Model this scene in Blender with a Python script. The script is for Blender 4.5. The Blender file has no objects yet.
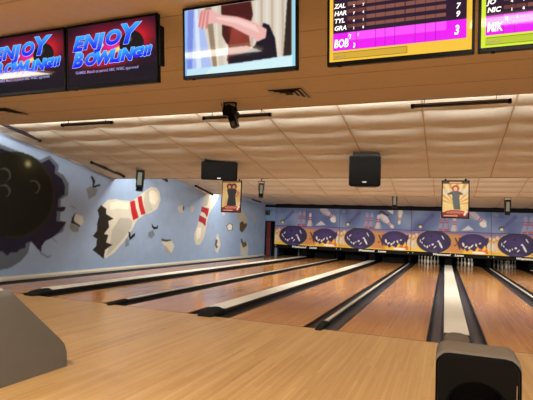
import bpy, bmesh, math, random
import numpy as np
from mathutils import Vector, Matrix
random.seed(7)
sc = bpy.context.scene
col = sc.collection
PI = math.pi
SCR = 0.66

# ------------------------------------------------------------------ materials
def lin(c):
    out = []
    for v in c[:3]:
        v = v / 255.0
        out.append(v / 12.92 if v <= 0.04045 else ((v + 0.055) / 1.055) ** 2.4)
    return tuple(out) + (1.0,)

def mat(name, rgb, rough=0.5, metal=0.0, emit=0.0, spec=0.5, noise=0.0, nscale=8.0, coat=0.0):
    m = bpy.data.materials.new(name); m.use_nodes = True
    nt = m.node_tree; b = nt.nodes['Principled BSDF']
    b.inputs['Base Color'].default_value = lin(rgb)
    b.inputs['Roughness'].default_value = rough
    b.inputs['Metallic'].default_value = metal
    b.inputs['Specular IOR Level'].default_value = spec
    b.inputs['Coat Weight'].default_value = coat
    if emit:
        b.inputs['Emission Color'].default_value = lin(rgb)
        b.inputs['Emission Strength'].default_value = emit
    if noise:
        tc = nt.nodes.new('ShaderNodeNewGeometry'); n = nt.nodes.new('ShaderNodeTexNoise')
        n.inputs['Scale'].default_value = nscale; n.inputs['Detail'].default_value = 4
        nt.links.new(tc.outputs['Position'], n.inputs['Vector'])
        mr = nt.nodes.new('ShaderNodeMapRange'); mr.inputs['To Min'].default_value = 1 - noise; mr.inputs['To Max'].default_value = 1 + noise
        mr.inputs['From Min'].default_value = 0.3; mr.inputs['From Max'].default_value = 0.7
        nt.links.new(n.outputs['Fac'], mr.inputs['Value'])
        mx = nt.nodes.new('ShaderNodeMix'); mx.data_type = 'RGBA'; mx.blend_type = 'MULTIPLY'; mx.inputs['Factor'].default_value = 1
        mx.inputs['A'].default_value = lin(rgb); nt.links.new(mr.outputs['Result'], mx.inputs['B'])
        nt.links.new(mx.outputs['Result'], b.inputs['Base Color'])
    return m

def wood(name, c1, c2, c3, board, rough, spec, blen, coat=0.0, bump=0.0, var=0.3):
    """strip flooring running along Y: a random tone per board, grain streaks and thin joints"""
    m = bpy.data.materials.new(name); m.use_nodes = True
    nt = m.node_tree; N = nt.nodes; L = nt.links; b = N['Principled BSDF']
    geo = N.new('ShaderNodeNewGeometry'); sep = N.new('ShaderNodeSeparateXYZ'); L.new(geo.outputs['Position'], sep.inputs[0])
    def mth(op, a, bb=None):
        n = N.new('ShaderNodeMath'); n.operation = op
        for i, v in enumerate((a, bb)):
            if v is None: continue
            if isinstance(v, (int, float)): n.inputs[i].default_value = v
            else: L.new(v, n.inputs[i])
        return n.outputs[0]
    bx = mth('DIVIDE', sep.outputs['X'], board); fx = mth('FLOOR', bx)
    w1 = N.new('ShaderNodeTexWhiteNoise'); w1.noise_dimensions = '1D'; L.new(fx, w1.inputs['W'])
    by = mth('DIVIDE', sep.outputs['Y'], blen); by2 = mth('ADD', by, mth('MULTIPLY', w1.outputs['Value'], 7.3)); fy = mth('FLOOR', by2)
    cmb = N.new('ShaderNodeCombineXYZ'); L.new(fx, cmb.inputs[0]); L.new(fy, cmb.inputs[1])
    w2 = N.new('ShaderNodeTexWhiteNoise'); w2.noise_dimensions = '2D'; L.new(cmb.outputs[0], w2.inputs['Vector'])
    mp = N.new('ShaderNodeMapping'); mp.inputs['Scale'].default_value = (28, 0.9, 1); L.new(geo.outputs['Position'], mp.inputs['Vector'])
    ns = N.new('ShaderNodeTexNoise'); ns.inputs['Scale'].default_value = 1.0; ns.inputs['Detail'].default_value = 5; L.new(mp.outputs[0], ns.inputs['Vector'])
    mp2 = N.new('ShaderNodeMapping'); mp2.inputs['Scale'].default_value = (5, 0.35, 1); L.new(geo.outputs['Position'], mp2.inputs['Vector'])
    ns2 = N.new('ShaderNodeTexNoise'); ns2.inputs['Scale'].default_value = 1.0; ns2.inputs['Detail'].default_value = 3; L.new(mp2.outputs[0], ns2.inputs['Vector'])
    f = mth('ADD', mth('ADD', mth('MULTIPLY', w2.outputs['Value'], var), (0.42 - var) / 2), mth('ADD', mth('MULTIPLY', ns.outputs['Fac'], 0.5), mth('MULTIPLY', ns2.outputs['Fac'], 0.45)))
    cr = N.new('ShaderNodeValToRGB'); e = cr.color_ramp.elements
    e[0].position = 0.34; e[0].color = lin(c1); e[1].position = 1.02; e[1].color = lin(c3)
    k = e.new(0.68); k.color = lin(c2)
    L.new(f, cr.inputs[0])
    fr = mth('FRACT', bx); gap = mth('LESS_THAN', fr, 0.05)
    fr2 = mth('FRACT', by2); gap2 = mth('LESS_THAN', fr2, 0.004)
    g = mth('MAXIMUM', gap, gap2)
    mx = N.new('ShaderNodeMix'); mx.data_type = 'RGBA'; mx.inputs['B'].default_value = lin(tuple(v * 0.6 for v in c1))
    L.new(mth('MULTIPLY', g, 0.35), mx.inputs['Factor']); L.new(cr.outputs[0], mx.inputs['A'])
    L.new(mx.outputs['Result'], b.inputs['Base Color'])
    rr = N.new('ShaderNodeMapRange'); rr.inputs['To Min'].default_value = rough * 0.8; rr.inputs['To Max'].default_value = rough * 1.25
    L.new(ns2.outputs['Fac'], rr.inputs['Value']); L.new(rr.outputs[0], b.inputs['Roughness'])
    b.inputs['Specular IOR Level'].default_value = spec; b.inputs['Coat Weight'].default_value = coat; b.inputs['Coat Roughness'].default_value = 0.12
    if bump:
        bp = N.new('ShaderNodeBump'); bp.inputs['Strength'].default_value = bump; bp.inputs['Distance'].default_value = 0.002
        L.new(ns.outputs['Fac'], bp.inputs['Height']); L.new(bp.outputs[0], b.inputs['Normal'])
    return m

def attr_mat(name, rough=0.5, emit=0.0, spec=0.4, noise=0.0):
    m = bpy.data.materials.new(name); m.use_nodes = True
    nt = m.node_tree; b = nt.nodes['Principled BSDF']
    a = nt.nodes.new('ShaderNodeAttribute'); a.attribute_name = 'Col'
    out = a.outputs['Color']
    if noise:
        geo = nt.nodes.new('ShaderNodeNewGeometry'); n = nt.nodes.new('ShaderNodeTexNoise')
        n.inputs['Scale'].default_value = 2.5; n.inputs['Detail'].default_value = 5
        nt.links.new(geo.outputs['Position'], n.inputs['Vector'])
        mr = nt.nodes.new('ShaderNodeMapRange'); mr.inputs['From Min'].default_value = 0.3; mr.inputs['From Max'].default_value = 0.7
        mr.inputs['To Min'].default_value = 1 - noise; mr.inputs['To Max'].default_value = 1 + noise
        nt.links.new(n.outputs['Fac'], mr.inputs['Value'])
        mx = nt.nodes.new('ShaderNodeMix'); mx.data_type = 'RGBA'; mx.blend_type = 'MULTIPLY'; mx.inputs['Factor'].default_value = 1
        nt.links.new(out, mx.inputs['A']); nt.links.new(mr.outputs['Result'], mx.inputs['B']); out = mx.outputs['Result']
    if emit:
        b.inputs['Base Color'].default_value = (0.01, 0.01, 0.01, 1)
        nt.links.new(out, b.inputs['Emission Color']); b.inputs['Emission Strength'].default_value = emit
    else:
        nt.links.new(out, b.inputs['Base Color'])
    b.inputs['Roughness'].default_value = rough; b.inputs['Specular IOR Level'].default_value = spec
    return m

M = {}
M['approach'] = wood('approach_maple', (166, 124, 72), (192, 150, 94), (208, 172, 116), 0.034, 0.3, 0.45, 1.5, var=0.24)
M['lane'] = wood('lane_wood', (166, 108, 58), (192, 134, 80), (208, 158, 102), 0.027, 0.13, 0.32, 3.4, coat=0.0, var=0.16)
M['curb'] = mat('curb_paint', (196, 190, 176), 0.45)
M['gutter'] = mat('gutter_plastic', (34, 40, 50), 0.3, noise=0.25, nscale=5)
M['gutter_dark'] = mat('gutter_dark_plastic', (22, 23, 25), 0.4, spec=0.3)
M['cap'] = mat('divider_cap', (226, 222, 208), 0.35, noise=0.04, nscale=3)
M['cap_grey'] = mat('divider_cap_grey', (196, 192, 180), 0.35)
M['black'] = mat('black_plastic', (13, 13, 14), 0.35, spec=0.1)
M['blackmat'] = mat('black_matte', (14, 14, 15), 0.8, spec=0.2)
M['cloth'] = mat('speaker_grille', (17, 17, 18), 0.9, spec=0.15)
M['taupe'] = mat('taupe_plastic', (92, 82, 70), 0.5, noise=0.05, nscale=12)
M['grey'] = mat('grey_laminate', (104, 102, 97), 0.5, noise=0.03, nscale=6)
M['ceil'] = mat('ceiling_tile', (206, 202, 192), 0.9, spec=0.1, noise=0.03, nscale=14)
M['ceil_flat'] = mat('dimmed_ceiling_tile', (192, 172, 146), 0.9, spec=0.1, noise=0.03, nscale=14)  # same tile in weaker light; the dimming is put into the colour
M['grid'] = mat('ceiling_grid', (178, 158, 130), 0.7, spec=0.2)
M['joint'] = mat('tile_joint', (168, 148, 122), 0.9, spec=0.1)
M['slot'] = mat('slot_white', (230, 224, 208), 0.8)
M['bluewall'] = mat('blue_wall', (120, 148, 186), 0.75, spec=0.2, noise=0.04, nscale=2)
M['beige'] = mat('beige_wall', (190, 170, 140), 0.8)
M['dark'] = mat('pit_black', (10, 10, 11), 0.9, spec=0.1)
M['kick'] = mat('kickback', (58, 62, 70), 0.6)
M['post'] = mat('grey_blue_post', (112, 124, 144), 0.6)
M['reddoor'] = mat('red_door', (96, 18, 24), 0.5)
M['steel'] = mat('steel', (170, 170, 170), 0.3, metal=1)
M['tube'] = mat('dark_tube', (34, 32, 38), 0.25)
M['tubehold'] = mat('fixture_grey', (92, 90, 92), 0.4)
M['lens'] = mat('lens_glass', (120, 126, 120), 0.12, spec=0.8)
M['pin'] = mat('pin_white', (240, 238, 230), 0.25, coat=0.4)
M['pinred'] = mat('pin_stripe_red', (180, 24, 30), 0.3)
M['vent'] = mat('vent_metal', (176, 164, 148), 0.6)
M['ventdark'] = mat('vent_dark', (52, 38, 26), 0.8)
M['white'] = mat('white_letters', (235, 232, 225), 0.5)
M['badge'] = mat('silver_badge', (205, 205, 205), 0.35)
M['art'] = attr_mat('mural_print', 0.55, noise=0.03)
M['wallart'] = attr_mat('wall_mural_paint', 0.75, spec=0.2, noise=0.05)
M['screen'] = attr_mat('screen_picture', 0.04, emit=SCR, spec=0.12)
M['lampglass'] = mat('added_lamp_panel', (255, 214, 160), 0.5, emit=4.0)  # glow of the added, unseen ceiling panels
def emis(name, rgb, s): return mat(name, rgb, 0.4, emit=s * SCR)
M['s_white'] = emis('screen_white', (235, 240, 255), 1.2)
M['s_pale'] = emis('screen_pale_blue', (120, 170, 255), 1.1)
M['s_grey'] = emis('screen_grey', (120, 125, 190), 0.8)
M['s_name'] = emis('screen_name', (225, 230, 235), 1.1)
M['s_pink'] = emis('screen_pink', (255, 215, 255), 1.2)
M['s_small'] = emis('screen_caption', (120, 110, 80), 1.0)

# ------------------------------------------------------------------ objects
def tag(o, label=None, cat=None, group=None, kind=None):
    if label: o['label'] = label
    if cat: o['category'] = cat
    if group: o['group'] = group
    if kind: o['kind'] = kind
    return o

def empty(name, loc, label=None, cat=None, group=None, rz=0, rx=0):
    o = bpy.data.objects.new(name, None); col.objects.link(o)
    o.location = loc; o.rotation_euler = (rx, 0, rz); o.empty_display_size = 0.1
    return tag(o, label, cat, group)

def mesh_obj(name, bm, m, parent=None, smooth=False):
    me = bpy.data.meshes.new(name); bm.normal_update(); bm.to_mesh(me); bm.free()
    ms = m if isinstance(m, (list, tuple)) else [m]
    for x in ms: me.materials.append(x)
    if smooth:
        me.polygons.foreach_set('use_smooth', [True] * len(me.polygons))
        try: me.set_sharp_from_angle(angle=math.radians(38))
        except Exception: pass
    o = bpy.data.objects.new(name, me); col.objects.link(o)
    if parent is not None: o.parent = parent
    return o

def box(bm, x0, x1, y0, y1, z0, z1, bev=0.0, mi=0, rot=None, seg=2):
    r = bmesh.ops.create_cube(bm, size=1.0)
    vs = r['verts']
    cx, cy, cz = (x0 + x1) / 2, (y0 + y1) / 2, (z0 + z1) / 2
    for v in vs:
        v.co = Vector((v.co.x * (x1 - x0), v.co.y * (y1 - y0), v.co.z * (z1 - z0)))
    fs = set(f for v in vs for f in v.link_faces)
    if bev > 0:
        es = list(set(e for v in vs for e in v.link_edges))
        rr = bmesh.ops.bevel(bm, geom=es, offset=bev, segments=seg, profile=0.5, affect='EDGES')
        vs = list(set(list(rr['verts']) + [v for v in vs if v.is_valid]))
        fs = set(f for v in vs for f in v.link_faces)
    mt = Matrix.Translation((cx, cy, cz))
    if rot is not None: mt = mt @ rot
    for v in vs: v.co = mt @ v.co
    for f in fs: f.material_index = mi
    return vs

def cyl(bm, p0, p1, r0, r1=None, n=16, cap=True, mi=0):
    r1 = r0 if r1 is None else r1
    p0 = Vector(p0); p1 = Vector(p1); d = (p1 - p0); L = d.length; d.normalize()
    q = d.to_track_quat('Z', 'Y').to_matrix()
    a, b = [], []
    for i in range(n):
        t = 2 * PI * i / n; u = q @ Vector((math.cos(t), math.sin(t), 0))
        a.append(bm.verts.new(p0 + u * r0)); b.append(bm.verts.new(p1 + u * r1))
    for i in range(n):
        f = bm.faces.new((a[i], a[(i + 1) % n], b[(i + 1) % n], b[i])); f.material_index = mi
    if cap:
        f = bm.faces.new(a[::-1]); f.material_index = mi
        f = bm.faces.new(b); f.material_index = mi

def tube(bm, pts, r, n=8):
    for i in range(len(pts) - 1): cyl(bm, pts[i], pts[i + 1], r, n=n)

def prism_x(bm, prof, x0, x1, mi=0):
    """closed (y,z) outline swept from x0 to x1"""
    a = [bm.verts.new((x0, y, z)) for y, z in prof]; b = [bm.verts.new((x1, y, z)) for y, z in prof]
    n = len(prof); fs = []
    for i in range(n): fs.append(bm.faces.new((a[i], a[(i + 1) % n], b[(i + 1) % n], b[i])))
    fs.append(bm.faces.new(a[::-1])); fs.append(bm.faces.new(b))
    for f in fs: f.material_index = mi
    bmesh.ops.recalc_face_normals(bm, faces=fs)
    return a + b

def prism_y(bm, prof, y0, y1, mi=0):
    """closed (x,z) outline swept from y0 to y1"""
    a = [bm.verts.new((x, y0, z)) for x, z in prof]; b = [bm.verts.new((x, y1, z)) for x, z in prof]
    n = len(prof); fs = []
    for i in range(n): fs.append(bm.faces.new((a[i], a[(i + 1) % n], b[(i + 1) % n], b[i])))
    fs.append(bm.faces.new(a[::-1])); fs.append(bm.faces.new(b))
    for f in fs: f.material_index = mi
    bmesh.ops.recalc_face_normals(bm, faces=fs)

def lathe(bm, prof, n=20, mfun=None, base=(0, 0, 0)):
    rings = []
    for r, z in prof:
        rings.append([bm.verts.new((base[0] + r * math.cos(2 * PI * i / n), base[1] + r * math.sin(2 * PI * i / n), base[2] + z)) for i in range(n)])
    for k in range(len(prof) - 1):
        for i in range(n):
            f = bm.faces.new((rings[k][i], rings[k][(i + 1) % n], rings[k + 1][(i + 1) % n], rings[k + 1][i]))
            if mfun: f.material_index = mfun((prof[k][1] + prof[k + 1][1]) / 2)
    bm.faces.new(rings[0][::-1]); bm.faces.new(rings[-1])

kids = lambda o: [c for c in bpy.data.objects if c.parent == o]
def copy_tree(o, parent=None):
    c = o.copy(); col.objects.link(c)
    if parent is not None: c.parent = parent
    for ch in kids(o):
        if ch != c: copy_tree(ch, c)
    return c

# ------------------------------------------------------------------ painted surfaces
class Canvas:
    """a flat picture: colours evaluated on a fine grid of mesh vertices"""
    def __init__(s, w, h, res, bg=(0, 0, 0)):
        s.w, s.h = w, h
        s.nx = max(2, int(round(w / res)) + 1); s.nz = max(2, int(round(h / res)) + 1)
        s.X, s.Z = np.meshgrid(np.linspace(0, w, s.nx), np.linspace(0, h, s.nz))
        s.c = np.zeros((s.nz, s.nx, 3)); s.c[:] = bg
    def poly(s, pts, colr, a=1.0):
        P = np.array(pts, float); ins = np.zeros(s.X.shape, bool)
        x, z = s.X, s.Z
        j = len(P) - 1
        for i in range(len(P)):
            xi, zi = P[i]; xj, zj = P[j]
            if zi != zj:
                cond = ((zi > z) != (zj > z)) & (x < (xj - xi) * (z - zi) / (zj - zi) + xi)
                ins ^= cond
            j = i
        s.put(ins, colr, a); return ins
    def put(s, mask, colr, a=1.0):
        s.c[mask] = s.c[mask] * (1 - a) + np.array(colr, float) * a
    def rect(s, x0, x1, z0, z1, colr, a=1.0):
        s.put((s.X >= x0) & (s.X <= x1) & (s.Z >= z0) & (s.Z <= z1), colr, a)
    def ell(s, cx, cz, rx, rz, colr, a=1.0, soft=0.0, rot=0.0):
        dx, dz = s.X - cx, s.Z - cz
        u = (dx * math.cos(rot) + dz * math.sin(rot)) / rx; v = (-dx * math.sin(rot) + dz * math.cos(rot)) / rz
        d = np.sqrt(u * u + v * v)
        if soft: w = np.clip((1 - d) / soft, 0, 1)
        else: w = (d <= 1).astype(float)
        w = (w * a)[..., None]
        s.c = s.c * (1 - w) + np.array(colr, float) * w
    def mottle(s, c2, scale, seed, a=0.5):
        r = np.random.RandomState(seed); f = np.zeros(s.X.shape)
        for k in range(9):
            fx, fz, p = r.uniform(-1, 1) * scale, r.uniform(-1, 1) * scale, r.uniform(0, 6.28)
            f += np.sin(s.X * fx + s.Z * fz + p + 1.3 * np.sin(s.X * fz * .7 + p))
        w = np.clip(f / 5 + 0.4, 0, 1)[..., None] * a
        s.c = s.c * (1 - w) + np.array(c2, float) * w
    def blur(s, n):
        for _ in range(n):
            p = np.pad(s.c, ((1, 1), (1, 1), (0, 0)), 'edge')
            s.c = (p[:-2, 1:-1] + p[2:, 1:-1] + p[1:-1, :-2] + p[1:-1, 2:] + 2 * p[1:-1, 1:-1]) / 6
    def pin(s, x, z, L, ang=0.0, wd=0.33, white=(226, 224, 220), band=(190, 40, 50)):
        """a bowling pin, base at (x,z), axis turned by ang from upright"""
        prof = [(0, .45), (.12, .72), (.3, 1), (.48, .8), (.66, .42), (.76, .36), (.86, .5), (.95, .44), (1, .2)]
        R = L * wd / 2
        ca, sa = math.cos(ang), math.sin(ang)
        T = lambda u, t: (x + u * ca + t * sa, z - u * sa + t * ca)
        s.poly([T(r * R, t * L) for t, r in prof] + [T(-r * R, t * L) for t, r in prof[::-1]], white)
        s.poly([T(.2 * R * 1, .05 * L), T(.95 * R, .3 * L), T(.4 * R, .66 * L), T(.25 * R, .66 * L), T(.45 * R, .3 * L), T(.1 * R, .05 * L)], tuple(v * .82 for v in white))
        for t0, t1 in ((.62, .67), (.72, .77)):
            s.poly([T(-.46 * R, t0 * L), T(.46 * R, t0 * L), T(.4 * R, t1 * L), T(-.4 * R, t1 * L)], band)
    def build(s, name, m, parent=None, origin=(0, 0, 0), axis='x', thick=0.0):
        """axis 'x': picture in the XZ plane facing -Y; 'y': in the YZ plane facing +X"""
        n = s.nx * s.nz; co = np.zeros((n, 3))
        X, Z = s.X.ravel(), s.Z.ravel()
        if axis == 'x': co[:, 0] = X; co[:, 2] = Z
        else: co[:, 1] = X; co[:, 2] = Z
        co += np.array(origin)
        i, j = np.meshgrid(np.arange(s.nx - 1), np.arange(s.nz - 1)); a = (j * s.nx + i).ravel()
        if axis == 'x': F = np.stack([a, a + 1, a + 1 + s.nx, a + s.nx], 1)
        else: F = np.stack([a, a + 1, a + 1 + s.nx, a + s.nx], 1)
        me = bpy.data.meshes.new(name)
        me.vertices.add(n); me.vertices.foreach_set('co', co.ravel())
        k = len(F); me.loops.add(k * 4); me.loops.foreach_set('vertex_index', F.ravel().astype(np.int32))
        me.polygons.add(k); me.polygons.foreach_set('loop_start', (np.arange(k) * 4).astype(np.int32))
        me.update(calc_edges=True)
        C = np.clip(s.c.reshape(-1, 3) / 255.0, 0, 1)
        Cl = np.where(C <= 0.04045, C / 12.92, ((C + 0.055) / 1.055) ** 2.4)
        at = me.color_attributes.new('Col', 'FLOAT_COLOR', 'POINT')
        at.data.foreach_set('color', np.concatenate([Cl, np.ones((n, 1))], 1).ravel().astype(np.float32))
        me.materials.append(m)
        o = bpy.data.objects.new(name, me); col.objects.link(o)
        if parent is not None: o.parent = parent
        return o

def text(name, s, size, m, parent, x, y, z, shear=0.0, bold=0.0, rot=0.0, grad=None, ext=0.0, xs=1.0, align='LEFT'):
    """lettering in the XZ plane facing -Y, baseline-left at (x,y,z)"""
    cu = bpy.data.curves.new(name, 'FONT'); cu.body = s; cu.size = size; cu.shear = shear; cu.offset = bold; cu.extrude = ext
    cu.align_x = align; cu.resolution_u = 3
    t = bpy.data.objects.new('tmp_text', cu); col.objects.link(t)
    dg = bpy.context.evaluated_depsgraph_get(); dg.update()
    me = bpy.data.meshes.new_from_object(t.evaluated_get(dg))
    bpy.data.objects.remove(t); bpy.data.curves.remove(cu)
    me.name = name
    R = Matrix.Translation((x, y, z)) @ Matrix.Rotation(rot, 4, 'Y') @ Matrix.Rotation(PI / 2, 4, 'X') @ Matrix.Diagonal((xs, 1, 1, 1))
    me.transform(R); me.materials.clear(); me.materials.append(m)
    if grad:
        zs = [v.co.z for v in me.vertices]; z0, z1 = min(zs), max(zs)
        at = me.color_attributes.new('Col', 'FLOAT_COLOR', 'POINT')
        for i, v in enumerate(me.vertices):
            k = (v.co.z - z0) / max(1e-6, z1 - z0)
            c = [grad[0][q] * (1 - k) + grad[1][q] * k for q in range(3)]
            at.data[i].color = lin(c)
    o = bpy.data.objects.new(name, me); col.objects.link(o); o.parent = parent
    return o

P_UP1, P_UP2, P_UP3, P_DN1, P_DN2, P_DN3, P_LAMP, P_PIN, EXPO = 300, 150, 90, 90, 280, 240, 58, 3.0, 0.66

# ------------------------------------------------------------------ measures
XW, XR = -8.75, 9.12          # side walls
YM = 16.8                     # front of the masking units
LANE = 1.13; WIDE = 0.74; NARROW = 0.50
PIN_Y = 18.29
def struct(name, bm, m, smooth=False):
    o = mesh_obj(name, bm, m, None, smooth); o['kind'] = 'structure'; return o

# ------------------------------------------------------------------ floor and walls
bm = bmesh.new(); box(bm, XW, XR, -11, 0, -0.3, 0); struct('floor', bm, M['approach'])
bm = bmesh.new(); box(bm, XW, XR, 0, 20.2, -0.34, -0.13); struct('floor', bm, M['dark'])
bm = bmesh.new(); box(bm, XR, XR + 0.15, -11, 20.2, -0.3, 4.2); struct('wall_right', bm, M['bluewall'])
bm = bmesh.new(); box(bm, XW - 0.15, XR + 0.15, -11.15, -11, -0.3, 4.2); struct('wall_rear', bm, M['beige'])
bm = bmesh.new(); box(bm, XW - 0.15, XR + 0.15, 20.2, 20.35, -0.3, 4.2); struct('wall_pit', bm, M['dark'])
bm = bmesh.new(); box(bm, XW - 0.17, XW - 0.004, -11, 20.2, -0.3, 4.2); struct('wall_left', bm, M['bluewall'])
bm = bmesh.new(); box(bm, XW - 0.15, XR + 0.15, -11.15, 20.35, 4.2, 4.3); struct('ceiling', bm, M['dark'])
# raised pale curb along the mural wall
bm = bmesh.new(); prism_y(bm, [(XW, -0.13), (XW, 0.075), (XW + 0.03, 0.075), (XW + 0.05, 0.05), (-8.69, 0.05), (-8.67, 0.03), (-8.67, -0.13)], -0.02, YM)
struct('trim_1', bm, M['curb'])
bm = bmesh.new(); box(bm, XW, XW + 0.02, -11, -0.02, 0, 0.1, 0.004); struct('baseboard_left', bm, M['curb'])

# ------------------------------------------------------------------ ceiling: flat part, then three falling sections
def grid_ceiling(z, x0, x1, y0, y1):
    bm = bmesh.new(); box(bm, x0, x1, y0, y1, z, z + 0.05); struct('ceiling', bm, M['ceil_flat'])
    bm = bmesh.new()
    y = y1 - 0.04
    while y > y0:
        box(bm, x0, x1, y - 0.006, y + 0.006, z - 0.003, z + 0.001); y -= 0.61
    struct('trim_2', bm, M['joint'])
grid_ceiling(3.15, XW, XR, -11, 0.12)

def section(y0, z0, y1, z1, name_n, closure_z):
    """sagging lay-in tiles on a plane falling from (y0,z0) to (y1,z1)"""
    L = y1 - y0; rows = max(1, int(round(L / 0.61))); dy = L / rows
    xs = []; x = -0.11
    while x > XW: x -= 1.22
    xs.append(XW); x += 1.22
    while x < XR: xs.append(x); x += 1.22
    xs.append(XR)
    zf = lambda y: z0 + (z1 - z0) * (y - y0) / L
    bm = bmesh.new(); nu, nv = 6, 8
    for a, b in zip(xs[:-1], xs[1:]):
        for r in range(rows):
            ya = y1 - (r + 1) * dy; yb = ya + dy; G = []
            k = random.uniform(0.8, 1.2)
            for j in range(nv + 1):
                row = []
                for i in range(nu + 1):
                    u, v = i / nu, j / nv
                    sag = 0.034 * k * (math.sin(PI * v)) ** 0.9 * (0.12 + 0.88 * min(1, 5 * min(u, 1 - u)))
                    row.append(bm.verts.new((a + (b - a) * u, ya + dy * v, zf(ya + dy * v) - sag)))
                G.append(row)
            for j in range(nv):
                for i in range(nu):
                    f = bm.faces.new((G[j][i], G[j + 1][i], G[j + 1][i + 1], G[j][i + 1])); f.smooth = True
    struct('ceiling', bm, M['ceil'])
    bm = bmesh.new()
    for x in xs[1:-1]:
        prism_x(bm, [(y0, z0 - 0.006), (y1, z1 - 0.006), (y1, z1 + 0.02), (y0, z0 + 0.02)], x - 0.011, x + 0.011)
    # turned-down lip with the panel's back above it
    prism_x(bm, [(y1 - 0.03, z1 - 0.012), (y1, z1 - 0.012), (y1, z1 + 0.05), (y1 - 0.03, z1 + 0.05)], XW, XR)
    struct('trim_%d' % name_n, bm, M['grid'])
    bm = bmesh.new(); prism_x(bm, [(y0, z0 + 0.03), (y1, z1 + 0.05), (y1, z1 + 0.09), (y0, z0 + 0.09)], XW, XR); struct('ceiling', bm, M['slot'])
    bm = bmesh.new(); box(bm, XW, XR, y0 - 0.04, y0, closure_z, z0 + 0.09); struct('ceiling', bm, M['slot'])
s1 = lambda y: 2.65 + 0.15 * (4.6 - y)
s2 = lambda y: 3.05 - 0.15 * (y - 7.9)
s3 = lambda y: 2.97 - 0.045 * (y - 13)
section(-0.35, s1(-0.35), 4.6, 2.65, 3, 3.2)
section(4.2, s2(4.2), 10.2, s2(10.2), 4, 2.78)
section(9.8, s3(9.8), 16.95, s3(16.95), 5, 2.86)

# ------------------------------------------------------------------ lighting hidden in the ceiling steps
def area(name, loc, rot, sx, sy, power, color):
    l = bpy.data.lights.new(name, 'AREA'); l.shape = 'RECTANGLE'; l.size = sx; l.size_y = sy; l.energy = power; l.color = color
    o = bpy.data.objects.new(name, l); col.objects.link(o); o.location = loc; o.rotation_euler = rot
    return o
WARM = (1.0, 0.975, 0.89); NEU = (1.0, 0.97, 0.88)
# -Z of the lamp turned towards +Y and tipped upward
LX = XR - XW - 0.3
XM = (XW + XR) / 2
area('slot_light', (XM, -0.08, 3.27), (math.radians(90 + 6), 0, 0), LX, 0.05, P_UP1, NEU)
area('slot_light', (XM, 4.75, 3.0), (math.radians(90 + 10), 0, 0), LX - 2.6, 0.08, P_UP2, NEU)
area('slot_light', (XM, 10.3, 2.90), (math.radians(90 - 2), 0, 0), LX - 2.0, 0.06, P_UP3, NEU)
area('slot_light', (XM, 0.28, 3.262), (0, 0, 0), LX, 0.04, P_DN1, NEU)
area('slot_light', (XM, 5.15, 3.36), (0, 0, 0), LX, 0.5, P_DN2, NEU)
area('slot_light', (XM, 10.85, 2.98), (math.radians(8), 0, 0), LX, 0.3, P_DN3, NEU)

# unseen lamp panels added for light over the seating side, behind and above the photographer
lamp0 = None
for i, (x, y) in enumerate([(-6.2, -5.2), (-2.6, -5.2), (1.0, -5.2), (4.6, -5.2), (-6.2, -8.4), (-2.6, -8.4), (1.0, -8.4), (4.6, -8.4)]):
    if lamp0 is None:
        r = empty('added_ceiling_light', (x, y, 3.15), None, None)
        b_ = bmesh.new(); box(b_, -0.62, 0.62, -0.32, 0.32, -0.02, 0.0, 0.004); mesh_obj('frame', b_, M['slot'], r)
        b_ = bmesh.new(); box(b_, -0.58, 0.58, -0.28, 0.28, -0.026, -0.021); mesh_obj('diffuser', b_, M['lampglass'], r)
        lamp0 = r
    else: r = copy_tree(lamp0); r.location = (x, y, 3.15)
    tag(r, 'added unseen ceiling light panel, %s in the %s row' % (['far left', 'centre left', 'centre right', 'far right'][i % 4], ['front', 'rear'][i // 4]), 'ceiling light', 'added unseen lights over the seating side')
    area('lamp', (x, y, 3.10), (0, 0, 0), 1.1, 0.5, P_LAMP, WARM)  # added light under each unseen panel

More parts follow.
